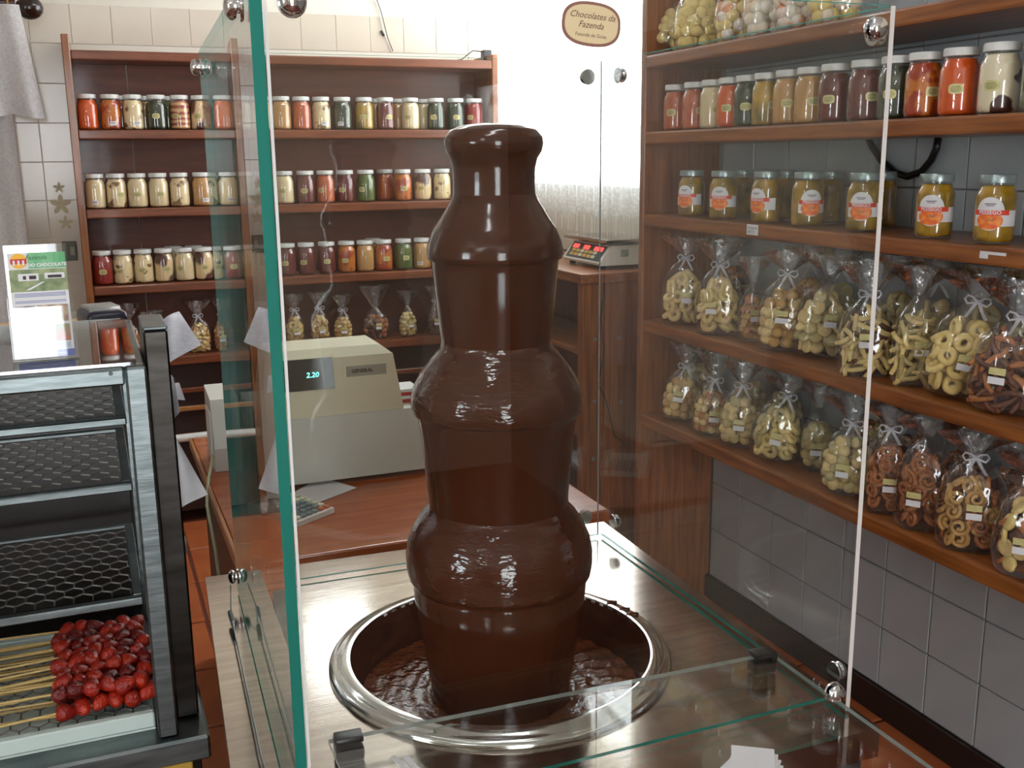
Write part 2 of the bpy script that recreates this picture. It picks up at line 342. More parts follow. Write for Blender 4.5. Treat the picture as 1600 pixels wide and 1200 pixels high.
def pool(u, w):
    r = .085+.121*u; a = 2*math.pi*w
    h = .0022*math.sin((r-.1)*330)*math.exp(-(r-.1)*26)+.002*mnoise.noise((math.cos(a)*r*40, math.sin(a)*r*40, 1))+.0018*math.sin(a*34+r*60)*max(0, math.cos(a-.2))**6
    return (r*math.cos(a), r*math.sin(a), PZ+h)
put('chocolate_pool', sheet(pool, 26, 180), choc_pool, ft, True)
for a, s in ((.30, 1), (.17, .7), (.08, .9)):
    r = .2255; put('chocolate_drip', tube([((r+d)*math.cos(a+j), (r+d)*math.sin(a+j), TZ+zz) for d, j, zz in ((-.013, 0, .014), (-.005, .01, .0175), (.003, .0, .0155), (.012, .02, .0115))], [.0015*s, .003*s, .0022*s, .0028*s], 6), choc_pool, ft, True)

# --- glass box
def P0(g, o): return moved(g, (-o[0], -o[1], -o[2]))
GB, GT = .856, 1.708; th = .011
FL = Vector((.181, 1.655)); NL = Vector((.150, .945)); FR = Vector((.843, 1.64)); NR = Vector((.842, .95))
gb = thing('glass_box', 'tall clear glass box with chrome corner clips around the fountain', 'glass case', (.5, 1.3, GB))
def upright(a, b, z0, z1, t, edge_a, edge_b, mats):
    d = (b-a).normalized(); nn = Vector((-d.y, d.x))*t/2; O = Vector((.5, 1.3))
    P = [a-nn-O, b-nn-O, b+nn-O, a+nn-O]; v = [(p.x, p.y, z-GB) for z in (z0, z1) for p in P]
    F4 = [((0, 1, 5, 4), 0), ((2, 3, 7, 6), 0), ((1, 2, 6, 5), edge_b), ((3, 0, 4, 7), edge_a), ((4, 5, 6, 7), 1), ((3, 2, 1, 0), 1)]
    geos = [(v, [q], m) for q, m in F4]; return geos
MT = [pane, pane_edge, pane_edge_lit, pbr('dull_glass_edge', lin(120, 130, 132), .2, spec=.8)]
put('glass_pane', upright(FL, NL, GB, GT, th, 1, 1, MT), MT, gb)
put('glass_pane', upright(NR, FR, GB, GT, .0065, 2, 0, MT), MT, gb)
dx = Vector((.008, 0))
put('glass_pane', upright(FL+dx, FR-dx, GB, GT, .006, 1, 3, MT), MT, gb)
put('glass_pane', upright(NL+dx+Vector((0, .004)), NR-dx, GB+.024, GT, .006, 0, 0, MT), MT, gb)
put('lit_edge_strip', moved(box(NL.x+.0065, NL.x+.0092, NL.y-.001, NL.y+.002, GB+.024, GT), (-.5, -1.3, -GB)), white, gb)  # added white strip imitating the front pane's light-catching edge
def knob(p, nrm, s=1.0):
    """chrome button on a pane: stem, flat washer, egg shaped head"""
    q = Vector((nrm[0], nrm[1], 0)).to_track_quat('Z', 'Y').to_matrix().to_4x4()
    g = lathe([(.0125*s, 0), (.0132*s, .0015), (.0125*s, .003), (.006*s, .0035), (.006*s, .005), (.0100*s, .0062), (.0118*s, .009), (.0112*s, .012), (.0085*s, .0148), (.004*s, .0163), (.0005, .0167)], 20)
    return moved(g, (p[0]-.5, p[1]-1.3, p[2]-GB), q)
for c, s1, s2 in ((FL, Vector((-1, .04)), Vector((.05, 1))), (NL, Vector((-1, .04)), Vector((0, -1))), (FR, Vector((1, 0)), Vector((0, 1))), (NR, Vector((1, 0)), Vector((0, -1)))):
    inw = (Vector((.5, 1.3))-c); iy = Vector((0, math.copysign(.035, inw.y))); ix = Vector((math.copysign(.03, inw.x), 0))
    for z in (GB+.036, GT-.026):
        p1 = c+iy+s1*(th*.52 if s1.x < 0 else .0036); p2 = c+ix+s2*.004
        if z < 1 and c is NL: p2 = c+ix+s2*.004; z2 = z+.02
        else: z2 = z
        o1, o2 = c+iy-s1*th*.45, c+ix-s2*.004
        put('clip', knob((p1.x, p1.y, z), s1), chrome, gb, 40); put('clip', knob((p2.x, p2.y, z2), s2), chrome, gb, 40)
# flat serving sheet of glass with black grips
gs = thing('glass_serving_sheet', 'flat clear glass sheet lying over the counter front, held by black grips', 'glass sheet', (.5, .95, .872))
sp = [(-.29, .163), (.325, .14), (.325, -.23), (-.29, -.23)]
g = prism([(x, y) for x, y in sp], 'z', -.0028, .0028)
put('sheet', [(g[0], g[1][:2], 0), (g[0], g[1][2:], 1)], [pane, pbr('soft_glass_edge', lin(150, 156, 150), .15, spec=.8)], gs)
def grip(x, y, rz):
    M = Matrix.Rotation(rz, 4, 'Z')
    return [moved(cbox(-.017, .017, -.011, .011, -.0205, -.0032, .002), (x, y, 0), M), moved(cbox(-.017, .017, -.011, .011, .0032, .0112, .003, 2), (x, y, 0), M), moved(cbox(.012, .017, -.011, .011, -.006, .006, .001), (x, y, 0), M)]
put('grip', grip(-.268, .152, math.pi*.98), black, gs, 40); put('grip', grip(.308, .135, -.04), black, gs, 40)
put('grip', grip(-.268, -.2, math.pi), black, gs, 40); put('grip', grip(.308, -.2, 0), black, gs, 40)
# steel cord along the left pane
a = onx(382, 950, .142); 
cord = [(.160, 1.60, GB+.03), (.150, 1.53, .868), (.140, 1.3, .866), (.132, 1.12, .868), (.127, .985, GB+.03)]
put('security_cord', [P0(g, (.5, 1.3, GB)) for g in (tube(cord, .0012, 6), cbox(.1465, .1535, 1.50, 1.545, .860, .870, .002))][:1], steel_dark, gb, 40)
put('cord_tag', P0(cbox(.1465, .1535, 1.50, 1.545, .860, .870, .002), (.5, 1.3, GB)), steel_dark, gb)
# napkins and paper at the frame's lower edge
def curl(o, name, label, P, cat='paper', group=None, m=paper):
    return tag(put(name, P, m, None, True), label, cat, group)
for i, (px, py, wd, rz) in enumerate(((622, 1190, .007, .25), (640, 1190, .007, .15))):
    p = onz(px, py, .8765); M = Matrix.Rotation(rz, 4, 'Z')
    tag(put('paper_strip', [moved(cbox(-wd/2, wd/2, -.09, .012, 0, .0012, .0003), p, M)], paper), ['left', 'right'][i]+' one of two white paper strips lying on the glass sheet', 'paper strip', 'paper strips on the glass sheet')
p = onz(1168, 1212, .8765)
nk = thing('napkin_stack', 'small stack of folded white paper napkins on the glass sheet', 'napkins', p)
for i in range(5): put('napkin', cbox(-.03+.003*i, .03+.003*i, -.03, .03-.003*i, .0022*i, .0022*i+.002, .0005), paper, nk, rot=(0, 0, .5+.12*i))
# oval sticker on the front pane
c = ony(924, 38, .9445); st = thing('oval_sticker', 'cream oval sticker with brown border on the front glass pane', 'sticker', c, (0, math.radians(4.5), 0))
def oval(a, b_, n=40, e=2.6): return [(a*math.copysign(abs(math.cos(t))**(2/e), math.cos(t)), b_*math.copysign(abs(math.sin(t))**(2/e), math.sin(t))) for t in [2*math.pi*i/n for i in range(n)]]
put('border', prism(oval(.0318, .0208), 'y', -.0006, 0), pbr('brown_sticker_border', lin(150, 106, 92), .5), st)
put('face', prism(oval(.0287, .0178), 'y', -.0009, -.0006), pbr('cream_sticker', lin(236, 214, 170), .5), st)
brown_ink = pbr('brown_ink', lin(110, 74, 62), .6)
put('lettering', [moved(text('Chocolates da', .0085, .35), (0, -.0012, .0075)), moved(text('Fazenda', .0085, .35), (-.001, -.0012, -.0012)), moved(text('Fazenda de Goias', .0048, 0), (0, -.0012, -.0105))], brown_ink, st)

# ================================================================= shelf units
ru = thing('wall_shelf_unit', 'long red-brown wooden shelf unit along the tiled right wall', 'shelf', (1.8, 2.97, 0))
def P0(g, o): return moved(g, (-o[0], -o[1], -o[2]))
RO = (1.8, 2.97, 0); RZ = [1.854, 1.623, 1.366, 1.025, .706]; RX = 1.66
put('side_panel', P0(cbox(RX, 1.942, 2.955, 2.985, .001, 2.7, .003), RO), wood_z, ru)
for z in RZ: put('shelf', P0(cbox(RX, 1.941, .3, 2.9545, z-.038, z, .006, 2), RO), wood_y, ru)
put('base_board', P0(cbox(1.70, 1.94, 2.94, 2.9545, .09, .6, .002), RO), wood_z, ru)
bu = thing('back_shelf_unit', 'red-brown wooden shelf unit full of preserve jars against the back wall', 'shelf', (.87, 4.62, 0))
BO = (.87, 4.62, 0); BY = 4.5; BZ = [1.973, 1.672, 1.362, 1.053, .742]
put('side_panel', P0(cbox(-.03, -.002, BY-.012, YB-.012, .001, 2.03, .003), BO), wood_z, bu)
put('side_panel', P0(cbox(1.744, 1.772, BY, YB-.012, .001, 2.0, .003), BO), wood_z, bu)
put('back_panel', P0(box(0, .205, YB-.026, YB-.014, .05, 1.95), BO), wood_back, bu); put('back_panel', P0(box(.209, 1.742, YB-.026, YB-.014, .05, 1.95), BO), wood_back, bu)
for z in BZ: put('shelf', P0(cbox(-.001, 1.743, BY, YB-.027, z-.036, z, .005, 2), BO), wood_x, bu)
for z in (.60, .52, .40): put('drawer_rail', P0(cbox(0, 1.742, BY+.01, BY+.03, z-.02, z, .003), BO), [wood_x, wood_light, wood_light][(.60, .52, .40).index(z)], bu)
put('drawer_front', P0(box(0, 1.742, BY+.035, BY+.05, .05, .72), BO), pbr('dark_brown_board', lin(44, 20, 14), .5), bu)

# ================================================================= jars
JG = mesh('jar_glass', [lathe([(.026, 0), (.036, .001), (.0398, .006), (.0405, .014), (.0405, .094), (.0385, .103), (.034, .111), (.0325, .116), (.0325, .126)], 24, cap1=False)], jar_glass, True)
LID = mesh('jar_lid', [lathe([(.0345, .122), (.0358, .1225), (.036, .125), (.036, .135), (.0345, .1385), (.0335, .1385), (.0325, .1375)], 24)], lidm, 35)
LID2 = mesh('jar_lid', [lathe([(.0345, .122), (.0358, .1225), (.036, .125), (.036, .135), (.0345, .1385), (.0335, .1385), (.0325, .1375)], 24)], lid_silver, 35)
CONT = lathe([(.025, .0035), (.0345, .0045), (.0378, .009), (.0384, .015), (.0384, .093), (.0365, .1015), (.0318, .1105), (.0308, .1165)], 24)
def wrap(g, R, zc=0):
    """bend a flat xz drawing (facing -y) round a cylinder of radius R"""
    return [((R-y)*math.sin(x/R), -(R-y)*math.cos(x/R), z+zc) for x, y, z in g[0]], g[1]
def disc(a, b_, e=2.0, y=0, n=6, cx=0, cz=0):
    v = [(cx, y, cz)]; f = []; m = 28
    for k in range(1, n+1):
        for x, z in oval(a*k/n, b_*k/n, m, e): v.append((cx+x, y, cz+z))
    for i in range(m):
        j = (i+1) % m; f.append((0, 1+i, 1+j))
        for k in range(n-1): f.append((1+k*m+i, 1+k*m+m+i, 1+k*m+m+j, 1+k*m+j))
    return v, f
def rect(x0, x1, z0, z1, y=0, nx=8):
    v = [(x0+(x1-x0)*i/nx, y, z) for i in range(nx+1) for z in (z0, z1)]
    return v, [(2*i, 2*i+2, 2*i+3, 2*i+1) for i in range(nx)]
ink_l = pbr('gold_label_print', lin(120, 112, 70), .5)
def seal(): 
    geo = [wrap(disc(.0155, .0105, 3), .0409, .055)+(0,)]
    for k, hw in ((.0045, .009), (.0012, .011), (-.0022, .011), (-.005, .008)): geo.append(wrap(rect(-hw, hw, k-.0007, k+.0007), .0411, .055)+(1,))
    return geo
SEAL = mesh('gold_label', seal(), [gold, ink_l], True)
STICK = mesh('price_label', [wrap(rect(-.013, .013, -.008, .008), .0409, .026)+(0,)]+[wrap(rect(-.011, .009, z-.0006, z+.0006), .0411, .026)+(1,) for z in (.004, .0012, -.0018)], [paper, ink], True)
# peach jar: white arch, red band with lettering, orange fruit
peach_red = pbr('label_red_band', lin(222, 66, 34), .5); peach_or = pbr('label_orange_fruit', lin(248, 158, 70), .5, 0, lin(232, 92, 40), 90)
navy = pbr('label_navy_script', lin(40, 44, 84), .5)
PEL = mesh('fruit_label', [wrap(rect(-.034, .056, -.020, .012, 0, 20), .0409, .056)+(0,), wrap(disc(.0285, .0335, 2.1), .0412, .061)+(0,), wrap(disc(.0265, .0175, 2.1, 0, 5, 0, -.0140), .0414, .061)+(2,),
                         wrap(rect(-.033, .038, -.0045, .0055, 0, 14), .0416, .063)+(1,), wrap(text('PESSEGO', .0112, .0, .0003), .0418, .0635)+(0,), wrap(text('Chef', .008, .4), .0418, .049)+(3,), wrap(rect(-.011, .011, -.0008, .0008), .0418, .081)+(4,), wrap(rect(-.008, .008, -.0006, .0006), .0418, .0775)+(4,)],
           [paper, peach_red, peach_or, navy, ink], False)
fills = {
 'orange': ('bright orange preserve', [lin(222, 98, 18), lin(206, 78, 12), 40]), 'redor': ('red-orange preserve', [lin(176, 72, 30), lin(196, 104, 50), 40]),
 'cream': ('pale cream sweet', [lin(226, 206, 166), lin(214, 192, 148), 10]), 'tan': ('caramel-coloured spread', [lin(198, 152, 92), lin(186, 138, 80), 10]),
 'maroon': ('dark red preserve', [lin(110, 28, 22), lin(92, 22, 18), 20]), 'dgreen': ('very dark green preserve', [lin(34, 44, 26), lin(54, 62, 34), 30]),
 'green': ('green fruit preserve', [lin(76, 92, 38), lin(96, 112, 50), 30]), 'yellow': ('yellow and olive preserve', [lin(206, 162, 60), lin(110, 96, 40), 18]),
 'amber': ('amber fruit chunks', [lin(196, 112, 30), lin(160, 56, 18), 24]), 'spot': ('brown-spotted cream sweet', [lin(228, 206, 160), lin(120, 76, 36), 26]),
 'choc': ('cream and chocolate spread', [lin(224, 196, 150), lin(84, 44, 28), 9]), 'berry': ('prune-dotted white sweet', [lin(228, 216, 186), lin(74, 32, 26), 16]),
 'stripe': ('red-striped cream sweet', [lin(150, 40, 28), lin(214, 176, 120), 0]), 'red': ('tomato-red preserve', [lin(150, 34, 22), lin(136, 26, 18), 20]),
 'peach': ('halved yellow peaches', [lin(190, 146, 28), lin(112, 92, 24), 24])}
CM = {}
for k, (d, (c1, c2, sc)) in fills.items():
    if k == 'stripe':
        m, n, l, b = base('preserve_stripe'); wv = n.new('ShaderNodeTexWave'); wv.bands_direction = 'Z'; wv.inputs['Scale'].default_value = 14; wv.inputs['Distortion'].default_value = 3; l.new(coords(n, l, (.6, .6, 1)), wv.inputs['Vector'])
        r = n.new('ShaderNodeValToRGB'); r.color_ramp.elements[0].color = c1; r.color_ramp.elements[1].color = c2; l.new(wv.outputs['Color'], r.inputs[0]); l.new(r.outputs[0], b.inputs['Base Color']); b.inputs['Roughness'].default_value = .4
    else: m = pbr('preserve_'+k, c1, .4, 0, c2, sc, sharp=k in ('choc', 'berry', 'amber'), bump=.5 if k in ('peach', 'amber') else .1, bscale=sc*1.5, detail=2)
    if k in ('spot',):
        for e, p in zip(m.node_tree.nodes['Color Ramp'].color_ramp.elements, (.56, .64)): e.position = p
    if k == 'berry':
        for e, p in zip(m.node_tree.nodes['Color Ramp'].color_ramp.elements, (.55, .58)): e.position = p
    g = CONT
    CM[k] = mesh('jar_contents', [g], m, True)
def jar(kind, loc, label, group, deco='seal', lid=LID, s=1.0, face=None):
    t = thing('preserve_jar', label, 'jar', loc, (0, 0, 0), group)
    to = math.atan2(loc[0], loc[1])*-1
    t.rotation_euler = (0, 0, to+random.uniform(-.5, .5) if face is None else to+face); t.scale = (s, s, s)
    link('glass', JG, t); c = link('contents', CM[kind], t); c.rotation_euler = (0, 0, random.uniform(0, 6)); link('lid', lid, t)
    if deco == 'seal': link('label', SEAL, t)
    elif deco == 'stick': link('label', STICK, t)
    elif deco == 'fruit': link('label', PEL, t)
    return t
def row(items, plane, z, shelf, grp, off=0):
    for i, it in enumerate(items):
        px, kind = it[0], it[1]; deco = it[2] if len(it) > 2 else 'seal'
        p = plane(px); lab = 'jar of %s, %s from left %s' % (fills[kind][0], ORD[i], shelf)
        jar(kind, (p.x, p.y, z), lab, grp, deco)
BJ = 4.575
row([(137, 'orange', 'none'), (173, 'amber', 'stick'), (208, 'spot', 'stick'), (245, 'dgreen'), (281, 'stripe'), (313, 'choc'), (346, 'tan'), (377, 'berry'), (408, 'spot'), (440, 'tan', 'none'), (471, 'redor', 'none'), (502, 'spot', 'stick'), (535, 'dgreen', 'stick'), (569, 'yellow'), (602, 'maroon'), (641, 'cream'), (681, 'dgreen'), (712, 'dgreen'), (741, 'red')],
    lambda px: ony(px, 175, BJ), BZ[1]+.0005, 'on the back unit\'s upper jar shelf', 'jars on the back unit')
row([(149, 'cream', 'stick'), (182, 'spot'), (215, 'cream'), (248, 'cream'), (281, 'spot', 'none'), (316, 'tan', 'stick'), (347, 'tan', 'none'), (381, 'green'), (413, 'maroon'), (445, 'cream'), (478, 'maroon'), (509, 'redor'), (540, 'maroon'), (572, 'green'), (630, 'amber'), (661, 'choc'), (691, 'spot', 'none'), (722, 'yellow')],
    lambda px: ony(px, 300, BJ), BZ[2]+.0005, 'on the back unit\'s middle jar shelf', 'jars on the back unit')
row([(160, 'red'), (192, 'spot'), (224, 'spot'), (256, 'choc'), (288, 'cream'), (319, 'choc'), (351, 'berry'), (384, 'cream'), (417, 'choc'), (449, 'maroon'), (479, 'maroon'), (511, 'maroon'), (542, 'amber'), (571, 'tan', 'none'), (600, 'amber'), (631, 'green'), (660, 'tan', 'stick'), (691, 'red')],
    lambda px: ony(px, 410, BJ), BZ[3]+.0005, 'on the back unit\'s lowest jar shelf', 'jars on the back unit')
for i, (px, py, k, zi) in enumerate(((190, 175, 'amber', 1), (226, 175, 'tan', 1), (262, 175, 'green', 1), (587, 175, 'tan', 1), (621, 175, 'tan', 1), (661, 175, 'cream', 1), (602, 300, 'redor', 2), (272, 410, 'cream', 3), (304, 410, 'tan', 3), (584, 410, 'tan', 3))):
    p = ony(px, py, 4.668); n_ = [q for q in (190, 226, 262, 587, 621, 661)].index(px) if zi == 1 else {602: 0, 272: 0, 304: 1, 584: 2}[px]
    jar(k, (p.x, p.y, BZ[zi]+.0005), 'half-hidden jar of %s, %s in back unit\'s %s rear row' % (fills[k][0].replace(' preserve', ''), ORD[n_], [0, 'upper', 'middle', 'lowest'][zi]), 'half-hidden jars at the back of the unit', 'none')
row([(1057, 'redor'), (1087, 'redor'), (1115, 'cream'), (1142, 'orange'), (1169, 'dgreen'), (1198, 'yellow'), (1232, 'tan'), (1266, 'tan'), (1304, 'maroon'), (1351, 'maroon'), (1399, 'dgreen'), (1444, 'amber'), (1499, 'orange'), (1562, 'berry'), (1632, 'green')],
    lambda px: onx(px, 160 if px < 1400 else 130, 1.725), RZ[1]+.0005, 'on the right wall\'s jar shelf', 'jars on the right wall shelf')
for i, px in enumerate((1080, 1130, 1197, 1262, 1350, 1462, 1557)):
    p = onx(px, 310, 1.725)
    jar('peach', (p.x, p.y, RZ[2]+.0005), 'jar of yellow peaches with red-banded label, %s from the wooden side panel' % ORD[i], 'peach jars in front', 'fruit', LID2, 1.0, (-.55, -.3, -.7, .25, -.15, -.2, -.25)[i])
for i, px in enumerate((1160, 1226, 1296, 1376)):
    p = onx(px, 308, 1.845)
    jar('peach', (p.x, p.y, RZ[2]+.0005), 'dim peach jar in the rear row, %s from the wooden side panel' % ORD[i], 'peach jars in the rear row', 'none', LID2)

# ================================================================= cookie bags
ck = {'pale': pbr('pale_biscuit', lin(232, 206, 146), .7, 0, lin(216, 184, 118), 60, bump=.2, bscale=160), 'butter': pbr('butter_biscuit', lin(234, 210, 140), .7, 0, lin(222, 194, 118), 60, bump=.2, bscale=160),
      'brown': pbr('browned_biscuit', lin(186, 118, 62), .6, 0, lin(150, 86, 42), 50, bump=.2, bscale=160), 'choc': pbr('chocolate_biscuit', lin(112, 66, 44), .6, 0, lin(80, 44, 28), 50, bump=.2, bscale=160),
      'olive': pbr('dull_green_biscuit', lin(200, 182, 122), .7, 0, lin(176, 158, 102), 60, bump=.2, bscale=160), 'nut': pbr('golden_nuts', lin(206, 164, 96), .6, 0, lin(184, 138, 72), 60),
      'puff': pbr('pale_yellow_puffs', lin(232, 212, 140), .8, 0, lin(222, 196, 118), 40, bump=.3, bscale=60), 'white': pbr('white_meringue', lin(232, 228, 214), .8, 0, lin(240, 214, 180), 20, bump=.3, bscale=60), 'pinkish': pbr('white_and_orange_puffs', lin(234, 226, 214), .8, 0, lin(232, 160, 110), 24, sharp=True)}
def curlg(s):
    pts = []
    for i in range(16): a = i*.62; r = .004+.0009*i; pts.append((r*math.cos(a), r*math.sin(a), .0008*math.sin(i)))
    return tube([(x*s, y*s, z) for x, y, z in pts], .0042, 6)
CK = {}
def cookie(shape, m):
    if (shape, m) not in CK:
        g = {'ring': lambda: ring(.0122, .0068, 14, 7, .9), 'ball': lambda: ball((0, 0, 0), .0135, .0135, .0122, 12, 7), 'small': lambda: ball((0, 0, 0), .0105, .0105, .0098, 10, 6), 'disc': lambda: lathe([(.010, -.004), (.0145, -.0035), (.016, 0), (.0145, .0035), (.010, .0042)], 14),
             'curl': lambda: curlg(1.0), 'stick': lambda: tube([(-.022, 0, 0), (-.01, .004, .001), (.01, .004, -.001), (.022, 0, 0)], [.004, .0052, .0052, .004], 7), 'flake': lambda: cbox(-.012, .012, -.009, .009, -.003, .003, .002), 'puffball': lambda: ball((0, 0, 0), .016, .016, .014, 10, 6)}[shape]()
        CK[shape, m] = mesh('cookie', [g], ck[m], 60)
    return CK[shape, m]
def sup(a, w, d, e=2.6):
    c, s = math.cos(a), math.sin(a); return w*math.copysign(abs(c)**(2/e), c), d*math.copysign(abs(s)**(2/e), s)
def bag(loc, shape, mats, label, group, w=.054, d=.036, h=.15, top=.052, lean=0, s=1.2, ribbon=True, deco=True, parts=True, rz=None, twist=0, cat='bag', hood=1.0, avail=.30):
    top = min(top, (avail-.006-abs(math.sin(lean))*w*s*1.6)/s-h-.050)
    R = random.Random(hash(label) % 1000 if False else sum(map(ord, label)))
    t = thing('snack_bag', label, cat, loc, (0, 0, 0), group)
    to = -math.atan2(loc[0], loc[1]) if rz is None else rz
    t.rotation_euler = (0, lean, to); t.scale = (s, s, s); t.location.z += abs(math.sin(lean))*w*s*.82; ribbon = ribbon and R.random() < .7
    # clear wrap: pillow body, gathered neck, fanned ruffle
    levels = [(0, .80), (.012, .96), (.3*h, 1.04), (.62*h, 1.0), (.86*h, .86), (h, .60), (h+.014, .36), (h+.024, .20)]
    fan = [(h+.024, .20), (h+.034, .30), (h+.034+top*.35, .55), (h+.034+top*.7, .78), (h+.034+top, .92)]
    nn = 30; sd = R.uniform(0, 50)
    def lev(lv, ruf):
        v = []
        for k, (z, s) in enumerate(lv):
            for i in range(nn):
                a = 2*math.pi*i/nn; x, y = sup(a, w*s, d*s)
                q = mnoise.noise((x*38+sd, y*38, z*34)); m = 1+.07*q
                if ruf: m = 1+(.34 if i % 2 else -.34)*(k/(len(lv)-1)) + .2*q; y *= .45 if k > 1 else 1
                zz = z+(.012*mnoise.noise((i*.9, sd, z*20)) if ruf and k > 1 else 0)
                v.append((x*m+.16*max(0, z-h)*R.uniform(-.2, .2)*ruf, y*m, max(zz, 0)))
        f = [(k*nn+i, k*nn+(i+1) % nn, k*nn+nn+(i+1) % nn, k*nn+nn+i) for k in range(len(lv)-1) for i in range(nn)]
        return v, f
    body = lev(levels, 0); body[1].append(tuple(range(nn-1, -1, -1)))
    put('wrap', body, cello, t, True); put('ruffle', lev(fan, 1), cello_top, t, True)
    # contents
    size = {'ring': .029, 'ball': .0245, 'small': .0195, 'disc': .027, 'curl': .031, 'stick': .022, 'flake': .02, 'puffball': .027}[shape]
    hh = h*.93; rows = max(2, int(hh/(size*.82))); geos = {}
    for rI in range(rows):
        z = size*.6+.004+rI*(hh-size*.5)/rows; fr = .80 if z < .03 else .90 if z < .62*h else .90-.5*(z/h-.62)/.38*1.25
        for lay in ((1, .5) if fr > .5 else (1,)):
            W_, D_ = max(w*fr-size*.38, .003)*lay, max(d*fr-size*.38, .002)*lay
            cnt = max(1, int(2*math.pi*math.sqrt((W_*W_+D_*D_)/2)/(size*.86)))
            if parts and lay < 1: cnt = max(1, cnt-1)
            for c_ in range(cnt):
                a = 2*math.pi*(c_+.5*(rI % 2)+R.uniform(-.2, .2))/cnt; x, y = sup(a, W_, D_)
                M = Matrix.Translation((x, y, z+R.uniform(-.003, .003))) @ Matrix.Rotation(math.atan2(y*w/d, x)+R.uniform(-.5, .5), 4, 'Z') @ Matrix.Rotation(math.pi/2*R.choice((1, 1, .75, .45)) if shape not in ('ball', 'small') else R.uniform(0, 3), 4, 'Y') @ Matrix.Rotation(R.uniform(0, 6), 4, 'Z')
                mt = R.choice(mats)
                if parts:
                    o = link('cookie', cookie(shape, mt), t); o.matrix_local = M
                else:
                    me = cookie(shape, mt); vv = [tuple(M @ p.co) for p in me.vertices]; geos.setdefault(mt, []).append((vv, [tuple(p.vertices) for p in me.polygons]))
    if not parts:
        ks = list(geos); o = put('snack_pieces', [(g[0], g[1], i) for i, k in enumerate(ks) for g in geos[k]], [ck[k] for k in ks], t, 60); o['kind'] = 'stuff'
    zr = h+.022
    if ribbon:
        loop = lambda s: tube([(s*x*.75, -d*.22-.003-y, zr+z*.8) for x, y, z in ((.002, 0, 0), (.012, .006, .010), (.024, .006, .012), (.029, .004, .003), (.022, .006, -.006), (.010, .006, -.003), (.002, 0, 0))], .0021, 6)
        tail = lambda s: sheet(lambda u, v_: (s*(.002+.018*v_)+(u-.5)*.006, -d*.24-.006-.004*math.sin(v_*3), zr-.03*v_), 1, 5)
        put('ribbon', [loop(1), loop(-1), tail(1), tail(-.7), lathe([(.011, zr-.004), (.0125, zr), (.011, zr+.004)], 14)], ribbon_m, t, 50)
    if deco:
        x0 = R.uniform(-.4, .3)*w; zc = h*R.uniform(.36, .5)
        lb = [(x, -math.sqrt(max(0, 1-(abs(x)/w)**2.6))**(1)*d*1.07-.002, z) for x, z in ((x0-.013, zc-.006), (x0+.013, zc-.006), (x0+.013, zc+.006), (x0-.013, zc+.006))]
        put('price_label', (lb, [(0, 1, 2, 3)]), paper, t)
        lb2 = [(x, y-.0003, z+.016) for x, y, z in lb]; put('seal_label', (lb2, [(0, 1, 2, 3)]), gold, t)
    return t
def R4(px, py, X=1.735): p = onx(px, py, X); return (X, p.y)
SH4 = 'on the upper bag shelf'; SH5 = 'on the lower bag shelf'
Z4, Z5 = RZ[3]+.0008, RZ[4]+.0008
for i, (px, py, shp, mt, txt, kw) in enumerate((
    (1063, 500, 'ring', ['pale'], 'pale ring biscuits', dict(lean=.06, w=.056)), (1122, 512, 'ring', ['pale', 'pale', 'butter'], 'pale rings, white bow', dict(w=.056)),
    (1175, 515, 'flake', ['brown', 'nut'], 'golden brown flakes', dict(h=.115, w=.034, X=1.745)), (1216, 535, 'ball', ['pale', 'nut'], 'round butter biscuits', dict(lean=.08, w=.052)),
    (1278, 540, 'disc', ['olive', 'pale'], 'dull round biscuits', dict(lean=.10, w=.060, X=1.755)), (1352, 570, 'stick', ['butter', 'choc', 'butter', 'pale'], 'cream and chocolate twists', dict(w=.056, h=.14, d=.042)),
    (1428, 580, 'stick', ['butter', 'olive'], 'pale finger biscuits', dict(w=.044, X=1.735)), (1490, 605, 'ring', ['butter'], 'buttery yellow rings, leaning over', dict(lean=.16, w=.064, d=.044, h=.15)),
    (1572, 632, 'stick', ['brown', 'choc'], 'dark brown biscuits', dict(w=.066, d=.044, lean=.06, h=.14)))):
    X = kw.pop('X', 1.72); x, y = R4(px, py, X)
    bag((x, y, Z4), shp, mt, 'clear bag of %s, %s from left %s' % (txt, ORD[i], SH4), 'bags on the upper bag shelf', avail=.30, **kw)
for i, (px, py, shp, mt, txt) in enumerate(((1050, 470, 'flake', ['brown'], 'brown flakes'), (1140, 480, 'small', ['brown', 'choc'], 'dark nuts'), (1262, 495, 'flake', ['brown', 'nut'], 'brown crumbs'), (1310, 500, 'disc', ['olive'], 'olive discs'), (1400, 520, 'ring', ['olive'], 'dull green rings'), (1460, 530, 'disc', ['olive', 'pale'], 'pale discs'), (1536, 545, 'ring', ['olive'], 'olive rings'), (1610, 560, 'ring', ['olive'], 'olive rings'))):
    x, y = R4(px, py, 1.86)
    bag((x, y, Z4), shp, mt, 'shaded clear bag of %s, %s in rear row %s' % (txt, ORD[i], SH4), 'bags at the rear of the upper bag shelf', parts=False, deco=False, h=.165, w=.05, d=.034, top=.04)
